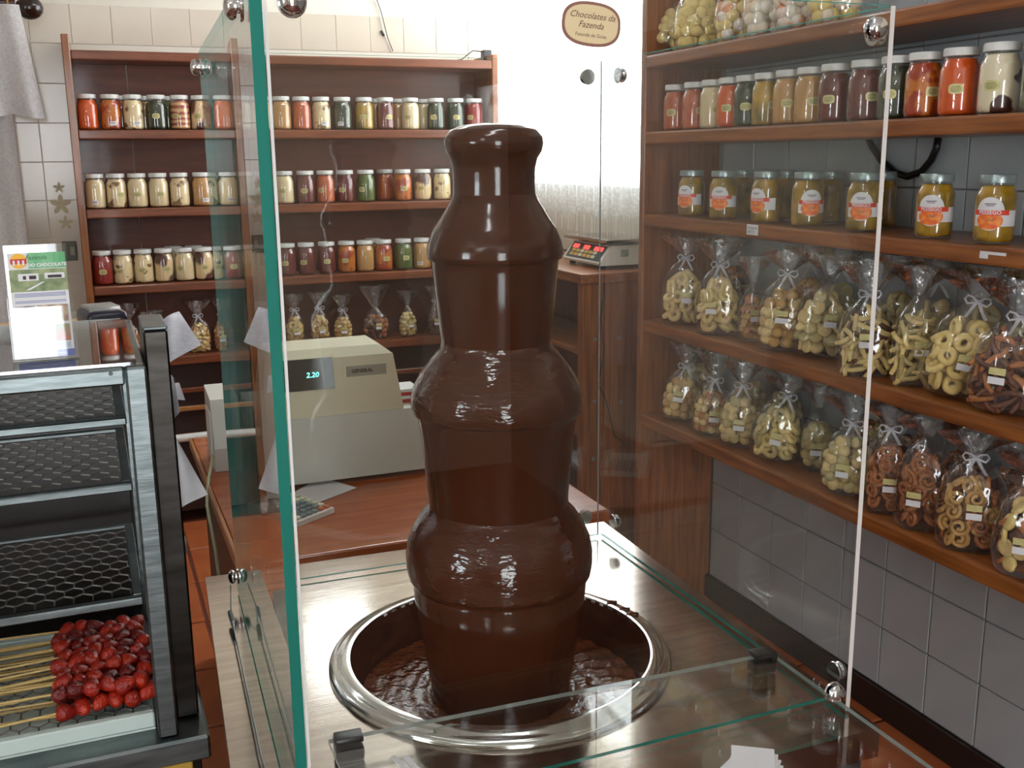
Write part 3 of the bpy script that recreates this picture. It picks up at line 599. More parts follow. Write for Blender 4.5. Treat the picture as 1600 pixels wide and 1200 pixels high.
for i, (px, py, shp, mt, txt, kw) in enumerate((
    (1058, 650, 'ball', ['pale', 'nut'], 'small round biscuits', dict(lean=.14, h=.125, w=.048)), (1108, 660, 'small', ['nut', 'brown', 'pale'], 'pinkish nut balls', dict(lean=.08, h=.12, w=.046)),
    (1150, 680, 'ball', ['olive', 'pale'], 'dull round biscuits', dict(lean=.08, h=.13, w=.048)), (1205, 708, 'ring', ['butter', 'olive'], 'yellow and olive rings', dict(lean=.2, h=.13, w=.058)),
    (1276, 715, 'ball', ['olive'], 'olive balls', dict(X=1.79, h=.12, w=.036)), (1320, 755, 'ball', ['olive', 'olive', 'pale'], 'round olive biscuits', dict(lean=.06, h=.13, w=.055)),
    (1383, 800, 'curl', ['brown'], 'brown spiral biscuits', dict(w=.048, h=.15, top=.042)), (1440, 825, 'curl', ['brown'], 'brown spirals with big bow', dict(w=.054, h=.155, d=.042, top=.036)),
    (1512, 860, 'curl', ['brown', 'nut'], 'golden brown spirals', dict(w=.060, h=.15, d=.044, top=.042)), (1606, 890, 'disc', ['butter', 'choc', 'pale', 'brown'], 'cream and chocolate buttons', dict(w=.058, h=.14, d=.044)))):
    X = kw.pop('X', 1.72); x, y = R4(px, py, X)
    bag((x, y, Z5), shp, mt, 'clear bag of %s, %s from left %s' % (txt, ORD[i], SH5), 'bags on the lower bag shelf', avail=.279, **kw)
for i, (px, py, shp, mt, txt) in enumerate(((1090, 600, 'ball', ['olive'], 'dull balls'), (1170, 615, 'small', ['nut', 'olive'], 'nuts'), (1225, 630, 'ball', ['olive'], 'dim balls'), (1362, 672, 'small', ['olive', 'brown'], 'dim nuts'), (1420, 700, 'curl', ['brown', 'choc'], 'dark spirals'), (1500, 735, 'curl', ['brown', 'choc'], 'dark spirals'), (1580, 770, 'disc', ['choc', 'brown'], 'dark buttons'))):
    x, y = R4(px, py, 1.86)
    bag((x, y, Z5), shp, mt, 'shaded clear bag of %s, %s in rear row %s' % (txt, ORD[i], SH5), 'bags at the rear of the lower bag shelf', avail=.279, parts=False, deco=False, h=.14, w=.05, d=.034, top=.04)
for i, (px, py, shp, mt, txt, kw) in enumerate(((1040, 80, 'puffball', ['puff'], 'yellow-green puffs', dict(lean=.5, h=.12, w=.05, top=.04)), (1092, 60, 'puffball', ['puff'], 'pale yellow puffs', dict(w=.062, h=.13, d=.05)), (1150, 50, 'puffball', ['pinkish', 'puff'], 'white and orange puffs', dict(w=.05, h=.12)), (1200, 40, 'puffball', ['white'], 'white meringues', dict(w=.055, h=.13)), (1250, 30, 'puffball', ['white', 'pinkish'], 'white meringues', dict(w=.055, h=.13)), (1305, 20, 'puffball', ['white', 'puff'], 'white puffs', dict(w=.055, h=.13)))):
    x, y = R4(px, py, 1.73)
    bag((x, y, RZ[0]+.0008), shp, mt, 'clear bag of %s, %s from left on the topmost shelf' % (txt, ORD[i]), 'bags on the topmost shelf', parts=i < 3, deco=False, **kw)
for i, (px, shp, mt, txt, kw) in enumerate(((205, 'flake', ['nut', 'brown'], 'brown flakes', {}), (240, 'small', ['nut', 'brown'], 'dim nuts', dict(h=.10)), (312, 'flake', ['nut', 'pale'], 'golden crackers', dict(w=.05)), (350, 'small', ['nut', 'brown'], 'brown nuts', {}), (395, 'small', ['brown', 'nut'], 'dark nuts', {}), (430, 'small', ['brown', 'nut'], 'brown nut pieces', {}), (462, 'ring', ['pale', 'nut'], 'pale rings', {}), (501, 'ring', ['pale', 'nut'], 'pale rings by two bows', {}), (537, 'small', ['nut', 'pale'], 'small round nuts', dict(h=.12, w=.042)), (588, 'ball', ['choc', 'brown'], 'dark chocolate balls', dict(w=.062, h=.12, top=.09)), (638, 'small', ['pale', 'olive'], 'pale crumbs', dict(h=.12, w=.042)), (682, 'disc', ['choc'], 'dark wafers', {}))):
    p = ony(px, 530, 4.572); kk = dict(w=.042, d=.036, h=.135, top=.055, s=1.0); kk.update(kw)
    bag((p.x, 4.572, BZ[4]+.0008), shp, mt, 'clear bag of %s, %s from left on back unit\'s bottom shelf' % (txt, ORD[i]), 'bags on the back unit', parts=shp == 'ring', rz=-.1, avail=.272, **kk)

tag(put('water_pipe', [tube([(.0, 4.4928, .388), (.25, 4.4928, .389), (.62, 4.4928, .39)], .017, 12)], white, None, 60), 'white plastic pipe running below the back shelf unit', 'pipe')
# ================================================================= till counter with the cash register
CZ = .72
tc = thing('till_counter', 'glossy orange-brown wooden counter under the cash register', 'counter', (.67, 2.62, 0)); TO = (.67, 2.62, 0)
put('counter_top', P0(cbox(.238, 1.10, 2.10, 3.2, CZ-.03, CZ, .004, 2), TO), wood_top, tc)
put('edge_strip', P0(cbox(.228, .2375, 2.10, 3.2, CZ-.03, CZ, .002), TO), wood_light, tc)
put('front_panel', P0(cbox(.26, 1.08, 2.13, 2.15, .02, CZ-.031, .002), TO), wood_x, tc)
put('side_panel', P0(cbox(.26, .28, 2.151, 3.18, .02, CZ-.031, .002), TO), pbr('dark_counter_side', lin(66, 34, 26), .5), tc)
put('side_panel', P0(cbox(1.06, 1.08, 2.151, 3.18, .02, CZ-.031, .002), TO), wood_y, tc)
put('edge_nosing', P0(cbox(.24, 1.10, 2.094, 2.0995, CZ-.031, CZ-.001, .002), TO), wood_top, tc)
cr = thing('cash_register', 'old beige cash register seen from behind on the wooden counter', 'cash register', (.58, 2.75, CZ)); CO = (.58, 2.75, CZ)
put('foot', P0(box(.40, .78, 2.61, 2.97, CZ, CZ+.012), CO), black, cr)
D = [(2.565, CZ+.012), (2.60, CZ+.175), (2.99, CZ+.175), (2.99, CZ+.012)]
put('cash_drawer', P0(prism(D, 'x', .365, .805), CO), beige2, cr)
def taper(x0, x1, y0, y1, z0, z1, ix0, ix1, iy):
    v = [(x0, y0, z0), (x1, y0, z0), (x1, y1, z0), (x0, y1, z0), (x0+ix0, y0+iy, z1), (x1-ix1, y0+iy, z1), (x1-ix1, y1, z1), (x0+ix0, y1, z1)]
    return v, [(3, 2, 1, 0), (4, 5, 6, 7), (0, 1, 5, 4), (1, 2, 6, 5), (2, 3, 7, 6), (3, 0, 4, 7)]
put('body', P0(taper(.375, .742, 2.605, 2.80, CZ+.1755, CZ+.325, .02, .022, .012), CO), beige, cr)
put('top_cover', P0(taper(.396, .719, 2.618, 2.80, CZ+.3255, CZ+.347, .006, .026, .03), CO), beige, cr)
sl = .012/.15
def face(px0, py0, px1, py1): a = ony(px0, py0, 2.61); b_ = ony(px1, py1, 2.61); return a.x, b_.x, b_.z, a.z
x0, x1, z0, z1 = face(430, 566, 523, 606)
fy = lambda z: 2.605+(z-CZ-.1455)*sl
put('display_window', P0(([(x0, fy(z0)-.006, z0), (x1, fy(z0)-.006, z0), (x1, fy(z1)-.003, z1), (x0, fy(z1)-.003, z1), (x0, fy(z0)+.004, z0), (x1, fy(z0)+.004, z0), (x1, fy(z1)+.004, z1), (x0, fy(z1)+.004, z1)], [(0, 1, 2, 3), (1, 5, 6, 2), (5, 4, 7, 6), (4, 0, 3, 7), (3, 2, 6, 7), (4, 5, 1, 0)]), CO), pbr('smoked_display', lin(26, 24, 22), .08, spec=.6), cr)
c = ony(488, 586, fy(.99)-.006)
put('digits', P0(moved(text('2.20', .019, .15, .0004), (c.x, c.y-.002, c.z)), CO), emit('teal_digits', (.25, .95, .85, 1), 1.6), cr)
x0, x1, z0, z1 = face(535, 566, 616, 630)
put('printer_cover', P0([(([(x0, fy(z0)-.004, z0), (x1+.008, fy(z0)-.004, z0), (x1-.006, fy(z1)-.004, z1), (x0, fy(z1)-.004, z1), (x0, fy(z0)+.004, z0), (x1+.008, fy(z0)+.004, z0), (x1-.006, fy(z1)+.004, z1), (x0, fy(z1)+.004, z1)]), [(0, 1, 2, 3), (1, 5, 6, 2), (5, 4, 7, 6), (4, 0, 3, 7), (3, 2, 6, 7), (4, 5, 1, 0)])][0], CO), beige, cr)
x0, x1, z0, z1 = face(541, 573, 604, 584); zc = (z0+z1)/2; y_ = fy(zc)-.0052
put('name_plate', P0(box(x0, x1, y_, y_+.002, z0, z1), CO), pbr('grey_name_plate', lin(168, 164, 148), .5), cr)
put('lettering', P0([moved(text('GENERAL', .0135, 0, .0005), (x0+.042, y_-.001, zc)), moved(text('21-80', .008, 0), (x1-.018, y_-.001, zc))][0], CO), ink, cr)
x0, x1, z0, z1 = face(504, 662, 544, 684); put('rating_plate', P0(box(x0, x1, fy((z0+z1)/2)-.002, fy((z0+z1)/2)+.004, z0, z1), CO), pbr('dull_metal_plate', lin(170, 160, 128), .5, .2, lin(140, 132, 108), 50), cr)
for i in range(2):
    tag(put('red_box', [P0(cbox(.747, .804, 2.66, 2.75, CZ+.1760+i*.0195, CZ+.1760+i*.0195+.0185, .002), (0, 0, 0)) + (0,), P0(cbox(.745, .805, 2.658, 2.752, CZ+.1760+i*.0195+.010, CZ+.1760+i*.0195+.0187, .001), (0, 0, 0))+(1,)], [red, paper]), ['lower', 'upper'][i]+' of two red and white cartons stacked beside the cash register', 'box', 'red and white cartons')
lp = thing('receipt_printer', 'small white machine at the counter\'s far left corner', 'printer', (.3, 2.86, CZ))
put('body', P0(prism([(2.80, CZ+.001), (2.78, CZ+.07), (2.81, CZ+.2), (2.95, CZ+.215), (2.97, CZ+.001)], 'x', .262, .335), (.3, 2.86, CZ)), beige2, lp)
put('cover', P0(cbox(.256, .262, 2.80, 2.90, CZ+.04, CZ+.17, .003), (.3, 2.86, CZ)), white, lp)
cab = [(.258, 2.79, CZ+.05), (.236, 2.72, CZ+.012), (.218, 2.62, CZ-.03), (.222, 2.52, .60), (.222, 2.44, .46), (.224, 2.38, .30), (.23, 2.30, .10), (.235, 2.28, .006)]
tag(put('power_cable', tube(cab, .0045, 8), pbr('pale_green_cable', lin(168, 172, 140), .5), None, True), 'pale cable hanging down the counter\'s left side', 'cable')
p = onz(500, 778, CZ+.001); tag(put('paper_sheet', [(lambda a: (a, [(0, 1, 2, 3), (7, 6, 5, 4), (0, 4, 5, 1), (1, 5, 6, 2), (2, 6, 7, 3), (3, 7, 4, 0)]))([tuple(onz(x, y, CZ+z)) for z in (.0016, .0006) for x, y in ((455, 772), (490, 788), (558, 762), (500, 745))])], paper), 'white paper sheet sticking out from under the cash register', 'paper')
# calculator
cc = onz(455, 802, CZ); cl = thing('calculator', 'white desk calculator with grey keys on the wooden counter', 'calculator', (cc.x, cc.y, CZ+.0005), (0, 0, math.radians(33)))
put('case', prism([(-.085, 0), (.085, 0), (.085, .026), (-.085, .012)], 'x', -.06, .06), white, cl)
keyg = pbr('grey_key', lin(112, 128, 130), .5); keyo = pbr('orange_key', lin(196, 104, 54), .5); keyw = pbr('cream_key', lin(214, 212, 186), .5)
for r in range(6):
    for q in range(6):
        y = -.07+r*.02; x = -.047+q*.019; z = .012+(y+.085)/.17*.014
        put('key', moved(cbox(-.0075, .0075, -.0075, .0075, 0, .005, .0015), (x, y, z+.0002)), keyo if (q > 3 and r < 1) else keyw if (r > 3 or q in (0, 5)) else keyg, cl)
put('screen', moved(box(-.045, .045, -.01, .01, 0, .0015), (0, .068, .0255)), pbr('calculator_screen', lin(90, 100, 88), .2), cl)

# ================================================================= serving counter with the scale
DX, DY = 1.612, 3.3
dc = thing('serving_counter', 'brown wooden counter in the corner carrying the white scale', 'counter', (1.78, 3.8, 0)); DO = (1.78, 3.8, 0)
put('end_panel', P0(cbox(DX+.02, 1.94, DY, DY+.02, .001, 1.105, .002), DO), wood_z, dc)
put('corner_post', P0(cbox(DX, DX+.035, DY-.004, DY+.04, .001, 1.105, .002), DO), wood_z, dc)
put('top', P0(cbox(DX-.012, 1.94, DY-.014, 4.42, 1.106, 1.142, .005, 2), DO), wood_y, dc)
put('back', P0(box(1.90, 1.94, DY+.021, 4.4, .01, 1.104), DO), wood_back, dc)
for z in (.86, .55, .2): put('shelf', P0(cbox(DX+.01, 1.899, DY+.041, 4.39, z-.02, z, .002), DO), wood_y, dc)
for p in ((930, 530), (929, 626), (927, 717), (968, 528), (970, 628)):
    q = ony(p[0], p[1], DY); put('screw_cap', P0(lathe([(.006, -.002), (.005, .0)], 10) if False else moved(lathe([(.0075, 0), (.0065, .003)], 10), q, Matrix.Rotation(math.pi/2, 4, 'X')), DO), grey, dc)
tag(put('lamp_cable', tube([tuple(ony(x, y, DY-.006)) for x, y in ((944, 438), (942, 470), (938, 500), (944, 545), (940, 575), (934, 600), (945, 620), (953, 650), (960, 680), (975, 692), (984, 694))], .003, 6), black, None, True), 'thin black cable dangling down the corner counter\'s end panel', 'cable')
sc = thing('shop_scale', 'white electronic scale with red digits on the corner counter', 'scale', (1.83, 3.52, 1.1425)); SO = (1.83, 3.52, 1.1425)
put('body', P0(prism([(1.728, 1.156), (1.722, 1.165), (1.768, 1.228), (1.93, 1.228), (1.93, 1.156)], 'y', 3.385, 3.70), SO), pbr('scale_white', lin(214, 212, 202), .35), sc)
put('plate', P0(cbox(1.735, 1.938, 3.36, 3.72, 1.238, 1.252, .004, 2), SO), steel, sc); put('plate_support', P0(box(1.78, 1.9, 3.45, 3.65, 1.2285, 1.2375), SO), black, sc)
for x in (1.75, 1.91):
    for y in (3.41, 3.67): put('foot', P0(lathe([(.012, 1.143), (.014, 1.1555)], 10, x, y), SO), black, sc)
dN = Vector((-.063, 0, .046)).normalized()
def onpanel(y0, y1, s0, s1, lift): 
    P = lambda y, s: Vector((1.722+.046*s, y, 1.165+.063*s))+dN*lift
    return [tuple(p) for p in (P(y0, s0), P(y1, s0), P(y1, s1), P(y0, s1))], [(3, 2, 1, 0)]
put('control_panel', P0(onpanel(3.40, 3.685, .08, .94, .0008), SO), pbr('dark_grey_panel', lin(70, 72, 76), .4), sc)
redled = emit('red_led', (1, .06, .05, 1), 2.2)
for y0, y1 in ((3.42, 3.49), (3.53, 3.58), (3.62, 3.67)): put('digits', P0(onpanel(y0, y1, .62, .84, .0016), SO), redled, sc)
yk = pbr('yellow_key', lin(214, 172, 84), .5)
for r in range(2):
    for q in range(6): put('key', P0(onpanel(3.45+q*.036, 3.45+q*.036+.03, .2+.22*r, .36+.22*r, .0018), SO), yk if q % 3 else keyw, sc)
put('side_sticker', P0(box(1.81, 1.842, 3.3842, 3.3848, 1.186, 1.212), SO), pbr('green_grey_sticker', lin(150, 164, 150), .5, 0, lin(120, 136, 150), 90), sc)
jar('yellow', (1.70, 3.42, .8605), 'short yellow jar inside the corner counter beneath the scale', None, 'none', LID2)

# ================================================================= glass case on the left with strawberries
case = thing('display_case', 'steel-framed display case with wire mesh shelves holding strawberry skewers', 'display case', (-.25, 1.72, 0)); KO = (-.25, 1.72, 0)
KL, KR, KF, KB, KT = -.60, .058, 1.50, 1.98, 1.27
put('base', P0([cbox(KL-.03, .102, 1.485, KB+.02, .660, .700, .004), cbox(KL-.03, .102, 1.485, 1.497, .7005, .708, .002)][0], KO), steel_dark, case)
for x0 in (KL, KR-.028):
    for y0 in (KF, KB-.03): put('post', P0(cbox(x0, x0+.028, y0, y0+.03, .701, KT, .003), KO), steel_dark, case)
put('top_rail', P0(cbox(KL+.029, KR-.029, KF, KF+.03, KT-.024, KT, .003), KO), steel_dark, case)
put('screw', P0(moved(lathe([(.003, 0), (.0025, .0015)], 10), ony(173, 584, KF), Matrix.Rotation(math.pi/2, 4, 'X')), KO), black, case)
put('top_rail', P0(cbox(KL+.029, KR-.029, KB-.03, KB, KT-.024, KT, .003), KO), steel_dark, case)
for x0 in (KL, KR-.028): put('top_rail', P0(cbox(x0, x0+.028, KF+.031, KB-.031, KT-.024, KT, .003), KO), steel_dark, case)
put('top_glass', P0(box(KL+.02, KR-.012, KF+.012, KB-.02, KT+.0005, KT+.006), KO), clear('case_top_glass', (.5, .56, .56, 1), .12, .02, power=3), case)
put('back_panel', P0(box(KL+.03, KR-.03, KB-.012, KB-.006, .702, KT-.03), KO), pbr('mirror_brown_back', lin(30, 25, 22), .25, .3), case)
put('side_glass', P0(box(KR-.018, KR-.014, KF+.032, KB-.032, .705, KT-.03), KO), pane, case)
put('side_glass', P0(box(KL+.014, KL+.018, KF+.032, KB-.032, .705, KT-.03), KO), pane, case)
# expanded metal mesh
def hexmesh(x0, x1, y0, y1, s, t):
    v = []; f = []; hx = s*math.sqrt(3); seen = set()
    def strip(a, b_):
        d = (b_-a).normalized(); q = Vector((-d.y, d.x, 0))*t; o = len(v)
        for p in (a+q, b_+q, b_-q, a-q): v.append((p.x, p.y, t)); v.append((p.x, p.y, -t))
        f.extend([(o, o+2, o+4, o+6), (o+7, o+5, o+3, o+1), (o, o+1, o+3, o+2), (o+4, o+5, o+7, o+6)])
    j = 0; y = y0+s
    while y < y1-s:
        x = x0+hx/2*(1+(j % 2))
        while x < x1-hx*.4:
            C_ = [Vector((x+s*math.cos(math.radians(30+60*k)), y+1.29*s*math.sin(math.radians(30+60*k)), 0)) for k in range(6)]
            for k in (0, 1, 2, 5): strip(C_[k], C_[(k+1) % 6])
            x += hx
        y += s*1.935; j += 1
    return v, f
HX = mesh('wire_mesh', [hexmesh(-.58, .026, 1.575, 1.9, .0155, .0010)], pbr('bright_wire', lin(190, 190, 186), .25, .8))
sz = (1.188, 1.088, .908)
for z in sz:
    sh = put('mesh_shelf', P0([cbox(KL+.03, KR-.031, 1.555, 1.571, z-.012, z, .002), cbox(KL+.03, KR-.031, 1.905, 1.915, z-.008, z, .002), cbox(KL+.03, KL+.042, 1.572, 1.904, z-.006, z, .001), cbox(KR-.045, KR-.031, 1.572, 1.904, z-.006, z, .001)], KO) if False else [P0(g, KO) for g in (cbox(KL+.03, KR-.031, 1.555, 1.571, z-.012, z, .002), cbox(KL+.03, KR-.031, 1.905, 1.915, z-.008, z, .002), cbox(KR-.045, KR-.031, 1.572, 1.904, z-.006, z, .001))], steel_dark, case)
    w_ = link('wire_mesh', HX, sh, (-KO[0], -KO[1], z-.002)); w_['kind'] = 'stuff'
tray_m = pbr('pale_tray_enamel', lin(196, 210, 204), .35)
put('tray', [P0(g, KO) for g in (box(KL+.04, .027, 1.535, 1.90, .7005, .704), cbox(KL+.04, .027, 1.5335, 1.548, .7045, .7285, .002), cbox(KL+.04, .027, 1.865, 1.885, .7045, .716, .002), cbox(KL+.04, .027, 1.892, 1.91, .7045, .724, .002))], [tray_m], case)
o = link('tray_mesh', HX, case, (-KO[0], -KO[1]+.07, .7125)); o.scale = (1, .93, 1); o['kind'] = 'stuff'
st_ = thing('case_stand', 'yellow-fronted stand beneath the steel display case', 'stand', (-.25, 1.72, 0))
put('front_panel', P0(cbox(KL, .075, 1.505, 1.52, .05, .6595, .002), KO), pbr('mustard_panel', lin(186, 150, 56), .5), st_)
put('frame', [P0(g, KO) for g in (cbox(KL, .09, 1.53, KB, .60, .6595, .002), cbox(.06, .09, 1.53, KB, .001, .599, .002), cbox(KL, KL+.03, 1.53, KB, .001, .599, .002))], steel_post, st_)
ps = thing('steel_upright', 'tall dark steel upright behind the case corner with papers taped on', 'post', (.073, 1.6, .7))
put('post', cbox(-.0135, .020, -.05, .08, .001, .612, .003), steel_post, ps)
put('cap', cbox(-.0138, .0205, -.051, .081, .6125, .618, .002), steel_dark, ps)
# skewers
berry_m = pbr('strawberry_red', lin(118, 13, 8), .3, 0, lin(176, 42, 14), 22, bump=.35, bscale=240, spec=.5)
berry_d = pbr('dark_strawberry', lin(84, 10, 10), .3, 0, lin(118, 18, 11), 22, bump=.35, bscale=240, spec=.5)
def berry():
    pr = [(.0008, -.0145), (.005, -.0125), (.0085, -.007), (.0112, 0), (.0122, .006), (.0112, .0105), (.0075, .013), (.002, .0125)]
    return lathe(pr, 12)
BM = [mesh('strawberry', [berry()], m, True) for m in (berry_m, berry_d, berry_m)]
bamboo = pbr('bamboo_stick', lin(206, 178, 118), .55, 0, lin(190, 158, 96), 40)
SKM = mesh('stick', [rod((-.15, 0, 0), (.088, 0, 0), .0019, 7), lathe([(.0019, .0), (.0003, .006)], 7)] if False else [tube([(-.15, 0, 0), (.08, 0, 0), (.092, 0, 0)], [.0019, .0019, .0004], 7)], bamboo, True)
k = 0
for lay, nrow in ((0, 9), (1, 8)):
    for i in range(nrow):
        y = 1.578+.0325*i+(.016 if lay else 0); z = .7365+lay*.021
        lab = 'strawberry skewer in the %s layer, %s row from the case front' % (['lower', 'upper'][lay], ORD[i])
        sk = thing('strawberry_skewer', lab, 'skewer', (-.064+random.uniform(-.006, .005), y, z), (0, random.uniform(-.015, .015), random.uniform(-.10, .10)), 'strawberry skewers')
        link('stick', SKM, sk)
        for q in range(6):
            o = link('strawberry', random.choice(BM), sk, (-.036+q*.0235, random.uniform(-.002, .002), random.uniform(-.002, .002)), (random.uniform(0, 6), math.pi/2+random.uniform(-.5, .5), random.uniform(-.3, .3)))
            o.scale = (random.uniform(1.0, 1.2),)*3
for i in range(10):
    sk = thing('strawberry_skewer', 'bare stick end of a skewer at the tray\'s left, %s from the front' % ORD[i], 'skewer', (-.255+random.uniform(-.006, .006), 1.585+.028*i, .7345), (0, random.uniform(-.01, .01), math.pi+random.uniform(-.1, .1)), 'skewers pointing the other way')
    link('stick', SKM, sk)
    for q in range(4): link('strawberry', random.choice(BM), sk, (-.045+q*.024+.02, 0, 0), (random.uniform(0, 6), math.pi/2, 0))
# brochure holder on the case
bh = thing('brochure_holder', 'clear acrylic leaflet stand on the display case', 'leaflet stand', (-.070, 1.585, KT+.0065), (math.radians(-8), 0, math.radians(2)))
def slab(x0, x1, y0, y1, z0, z1): return cbox(x0, x1, y0, y1, z0, z1, .0006)
put('back', slab(-.042, .040, .004, .006, .002, .163), acrylic, bh); put('pocket', slab(-.042, .040, -.006, -.004, .002, .075), acrylic, bh)
put('side', slab(-.044, -.042, -.006, .006, .002, .09), acrylic, bh); put('side', slab(.040, .042, -.006, .006, .002, .09), acrylic, bh); put('foot', slab(-.044, .042, -.03, .03, 0, .0018), acrylic, bh)
br = thing('leaflet', 'tourist leaflet with green header, photos and blue footer in the clear stand', 'leaflet', (-.070, 1.585, KT+.009), (math.radians(-8), 0, math.radians(2)))
put('sheet', box(-.037, .037, -.0005, .001, 0, .148), paper, br)
grn = pbr('green_header_print', lin(46, 150, 84), .5, 0, lin(150, 206, 160), 14, (2.5, 1, .4)); bl = pbr('blue_footer_print', lin(62, 78, 168), .5)
def panel(nm, x0, x1, z0, z1, m, d=.0008): return put(nm, box(x0, x1, -d, -.0005, z0, z1), m, br)
panel('header', -.012, .037, .126, .148, grn); panel('footer', -.037, .037, 0, .010, bl)
put('lettering', [moved(text('Fazenda', .0085, .25), (-.001, -.0011, .141))], pbr('dark_green_ink', lin(24, 90, 50), .5), br)
put('lettering', [moved(text('DO CHOCOLATE', .0064, 0, .0003), (.0125, -.0011, .1305))], paper, br)
put('lettering', [moved(text('TURISMO RURAL E PEDAGOGICO', .0034, 0), (0, -.0011, .005))], paper, br)
put('emblem', [moved(prism(oval(.0105, .0105, 24, 2), 'y', -.001, -.0005), (-.0235, 0, .137))+(0,), moved(rect(-.0105, .0105, -.004, .003), (-.0235, -.0012, .137))+(1,)]+[moved(rect(x-.0014, x+.0014, -.006, .001), (-.0235, -.0014, .137))+(2,) for x in (-.006, 0, .006)], [pbr('emblem_yellow', lin(238, 178, 40), .5), red, paper], br)
def photo(nm, x0, x1, z0, z1, a, b_, sc): panel(nm, x0, x1, z0, z1, pbr('photo_print', a, .4, 0, b_, sc, sharp=False, detail=6))
photo('photo', -.037, .037, .094, .125, lin(86, 110, 58), lin(150, 160, 110), 70)
put('photo', [moved(box(-.026, .0, -.001, -.0005, .109, .119)) + (0,), moved(box(.008, .034, -.001, -.0005, .111, .119))+(0,), moved(box(-.02, -.016, -.0012, -.001, .111, .116))+(1,), moved(box(-.012, -.003, -.0012, -.001, .111, .116))+(1,), moved(box(.012, .03, -.0012, -.001, .112, .116))+(1,), moved(prism([(-.018, .096), (-.012, .096), (.008, .107), (.004, .107)], 'y', -.001, -.0005))+(0,)], [paper, ink], br)
photo('photo', -.034, -.008, .050, .074, lin(70, 50, 48), lin(200, 190, 196), 50); photo('photo', -.006, .034, .050, .074, lin(120, 66, 36), lin(232, 206, 170), 60)
photo('photo', -.034, .000, .022, .046, lin(110, 120, 90), lin(214, 190, 170), 60); photo('photo', .002, .034, .022, .046, lin(190, 60, 40), lin(120, 140, 70), 60)
sbp = pbr('small_blue_print', lin(120, 128, 176), .6)
for z in (.0905, .0885, .0865, .080, .078, .019, .017, .015, .0127): put('text_line', box(-.033, .033, -.0008, -.0005, z, z+.0009), sbp, br)
# rear ledge with the card reader
rl = thing('rear_ledge', 'pale wooden ledge behind the display case', 'ledge', (-.3, 2.1, 0))
put('top', P0(cbox(-.9, .058, 1.995, 2.25, 1.215, 1.24, .003), (-.3, 2.1, 0)), pbr('pale_wood_ledge', lin(212, 176, 120), .4, 0, lin(200, 160, 104), 6, (1, 8, 8)), rl)
put('cabinet', P0(cbox(-.88, .045, 2.005, 2.24, .001, 1.2145, .003), (-.3, 2.1, 0)), steel_post, rl)
cm = thing('card_reader', 'dark blue card reader with silver paper lid on the pale ledge', 'card reader', (.010, 2.06, 1.2405), (0, 0, math.radians(12)))
put('body', cbox(-.036, .036, -.05, .055, 0, .042, .014, 3), pbr('navy_plastic', lin(22, 24, 44), .3), cm, 60)
put('bumper', cbox(-.030, .030, -.054, -.044, .004, .026, .004, 2), black, cm, 60)
put('paper_lid', [moved(cbox(-.028, .028, -.012, .012, -.002, .003, .002), (0, -.03, .0405), Matrix.Rotation(.6, 4, 'X')), cbox(-.028, .028, -.02, .04, .0405, .048, .003, 2)], pbr('silver_lid', lin(170, 172, 172), .3, .5), cm, 60)
# papers on the post
def flap(nm, lab, pts, m=paper):
    """four corner sheet with a soft bend and a little thickness"""
    A, B, C_, D_ = [Vector(p) for p in pts]
    def fn(u, w, off=0): p = (A*(1-u)+B*u)*(1-w)+(D_*(1-u)+C_*u)*w; p.y += .018*math.sin(u*2.6+w*1.5)+off; return p
    a = sheet(lambda u, w: fn(u, w), 8, 8); b_ = sheet(lambda u, w: fn(u, w, .0006), 8, 8); n0 = len(a[0])
    return tag(put(nm, [a, b_], m, None, True), lab, 'paper', 'papers taped to the steel upright')
hand = pbr('handwritten_paper', lin(218, 216, 220), .8, 0, lin(196, 196, 204), 90, (1, 1, 7))
Q = lambda x, y, d=1.60: tuple(ony(x, y, d))
flap('note_paper', 'handwritten white note taped to the upright\'s top', [Q(254, 500), Q(281, 488), Q(313, 536), Q(262, 573)], hand)
flap('note_paper', 'crumpled white paper curling at the upright\'s middle', [Q(262, 582), Q(272, 592), Q(280, 640), Q(268, 668)])
flap('note_paper', 'small curled white paper tip beside the steel upright', [Q(266, 606), Q(281, 600), Q(288, 622), Q(274, 630)])
flap('note_paper', 'large white paper hanging low on the upright', [Q(271, 680), Q(278, 690), Q(323, 768), Q(281, 802)])
flap('note_paper', 'small white paper scrap low on the upright', [Q(284, 832), Q(292, 846), Q(291, 862), Q(288, 866)])

# ================================================================= curtains
lace1 = lace('lace_curtain_cloth', (.86, .85, .86, 1), 110, .12, .5, .98); lace2 = lace('rear_lace_cloth', (.93, .93, .92, 1), 70, .45, .40, .70)
cr_ = thing('curtain_rod', 'dark wooden curtain rod with ball end at top left', 'curtain rod', (-.6, 4.6, 2.15))
put('rod', rod((-.6, 0, 0), (.42, 0, 0), .017), pbr('dark_rod_wood', lin(58, 26, 18), .25), cr_, 60)
e = ony(46, 12, 4.6); put('finial', [ball((e.x+.6+.0, 0, e.z-2.15), .05, .045, .045), lathe([(.02, 0), (.024, .01)], 12)] [:1], pbr('dark_finial_wood', lin(40, 20, 14), .2, coat=.4), cr_, True)
put('ring', moved(ring(.026, .005, 18, 8), (e.x+.6-.075, 0, 0), Matrix.Rotation(math.pi/2, 4, 'Y')), pbr('brass_ring', lin(150, 110, 50), .3, .9), cr_, True)
put('bracket', cbox(.3, .32, 0, .145, -.01, .01), black, cr_)
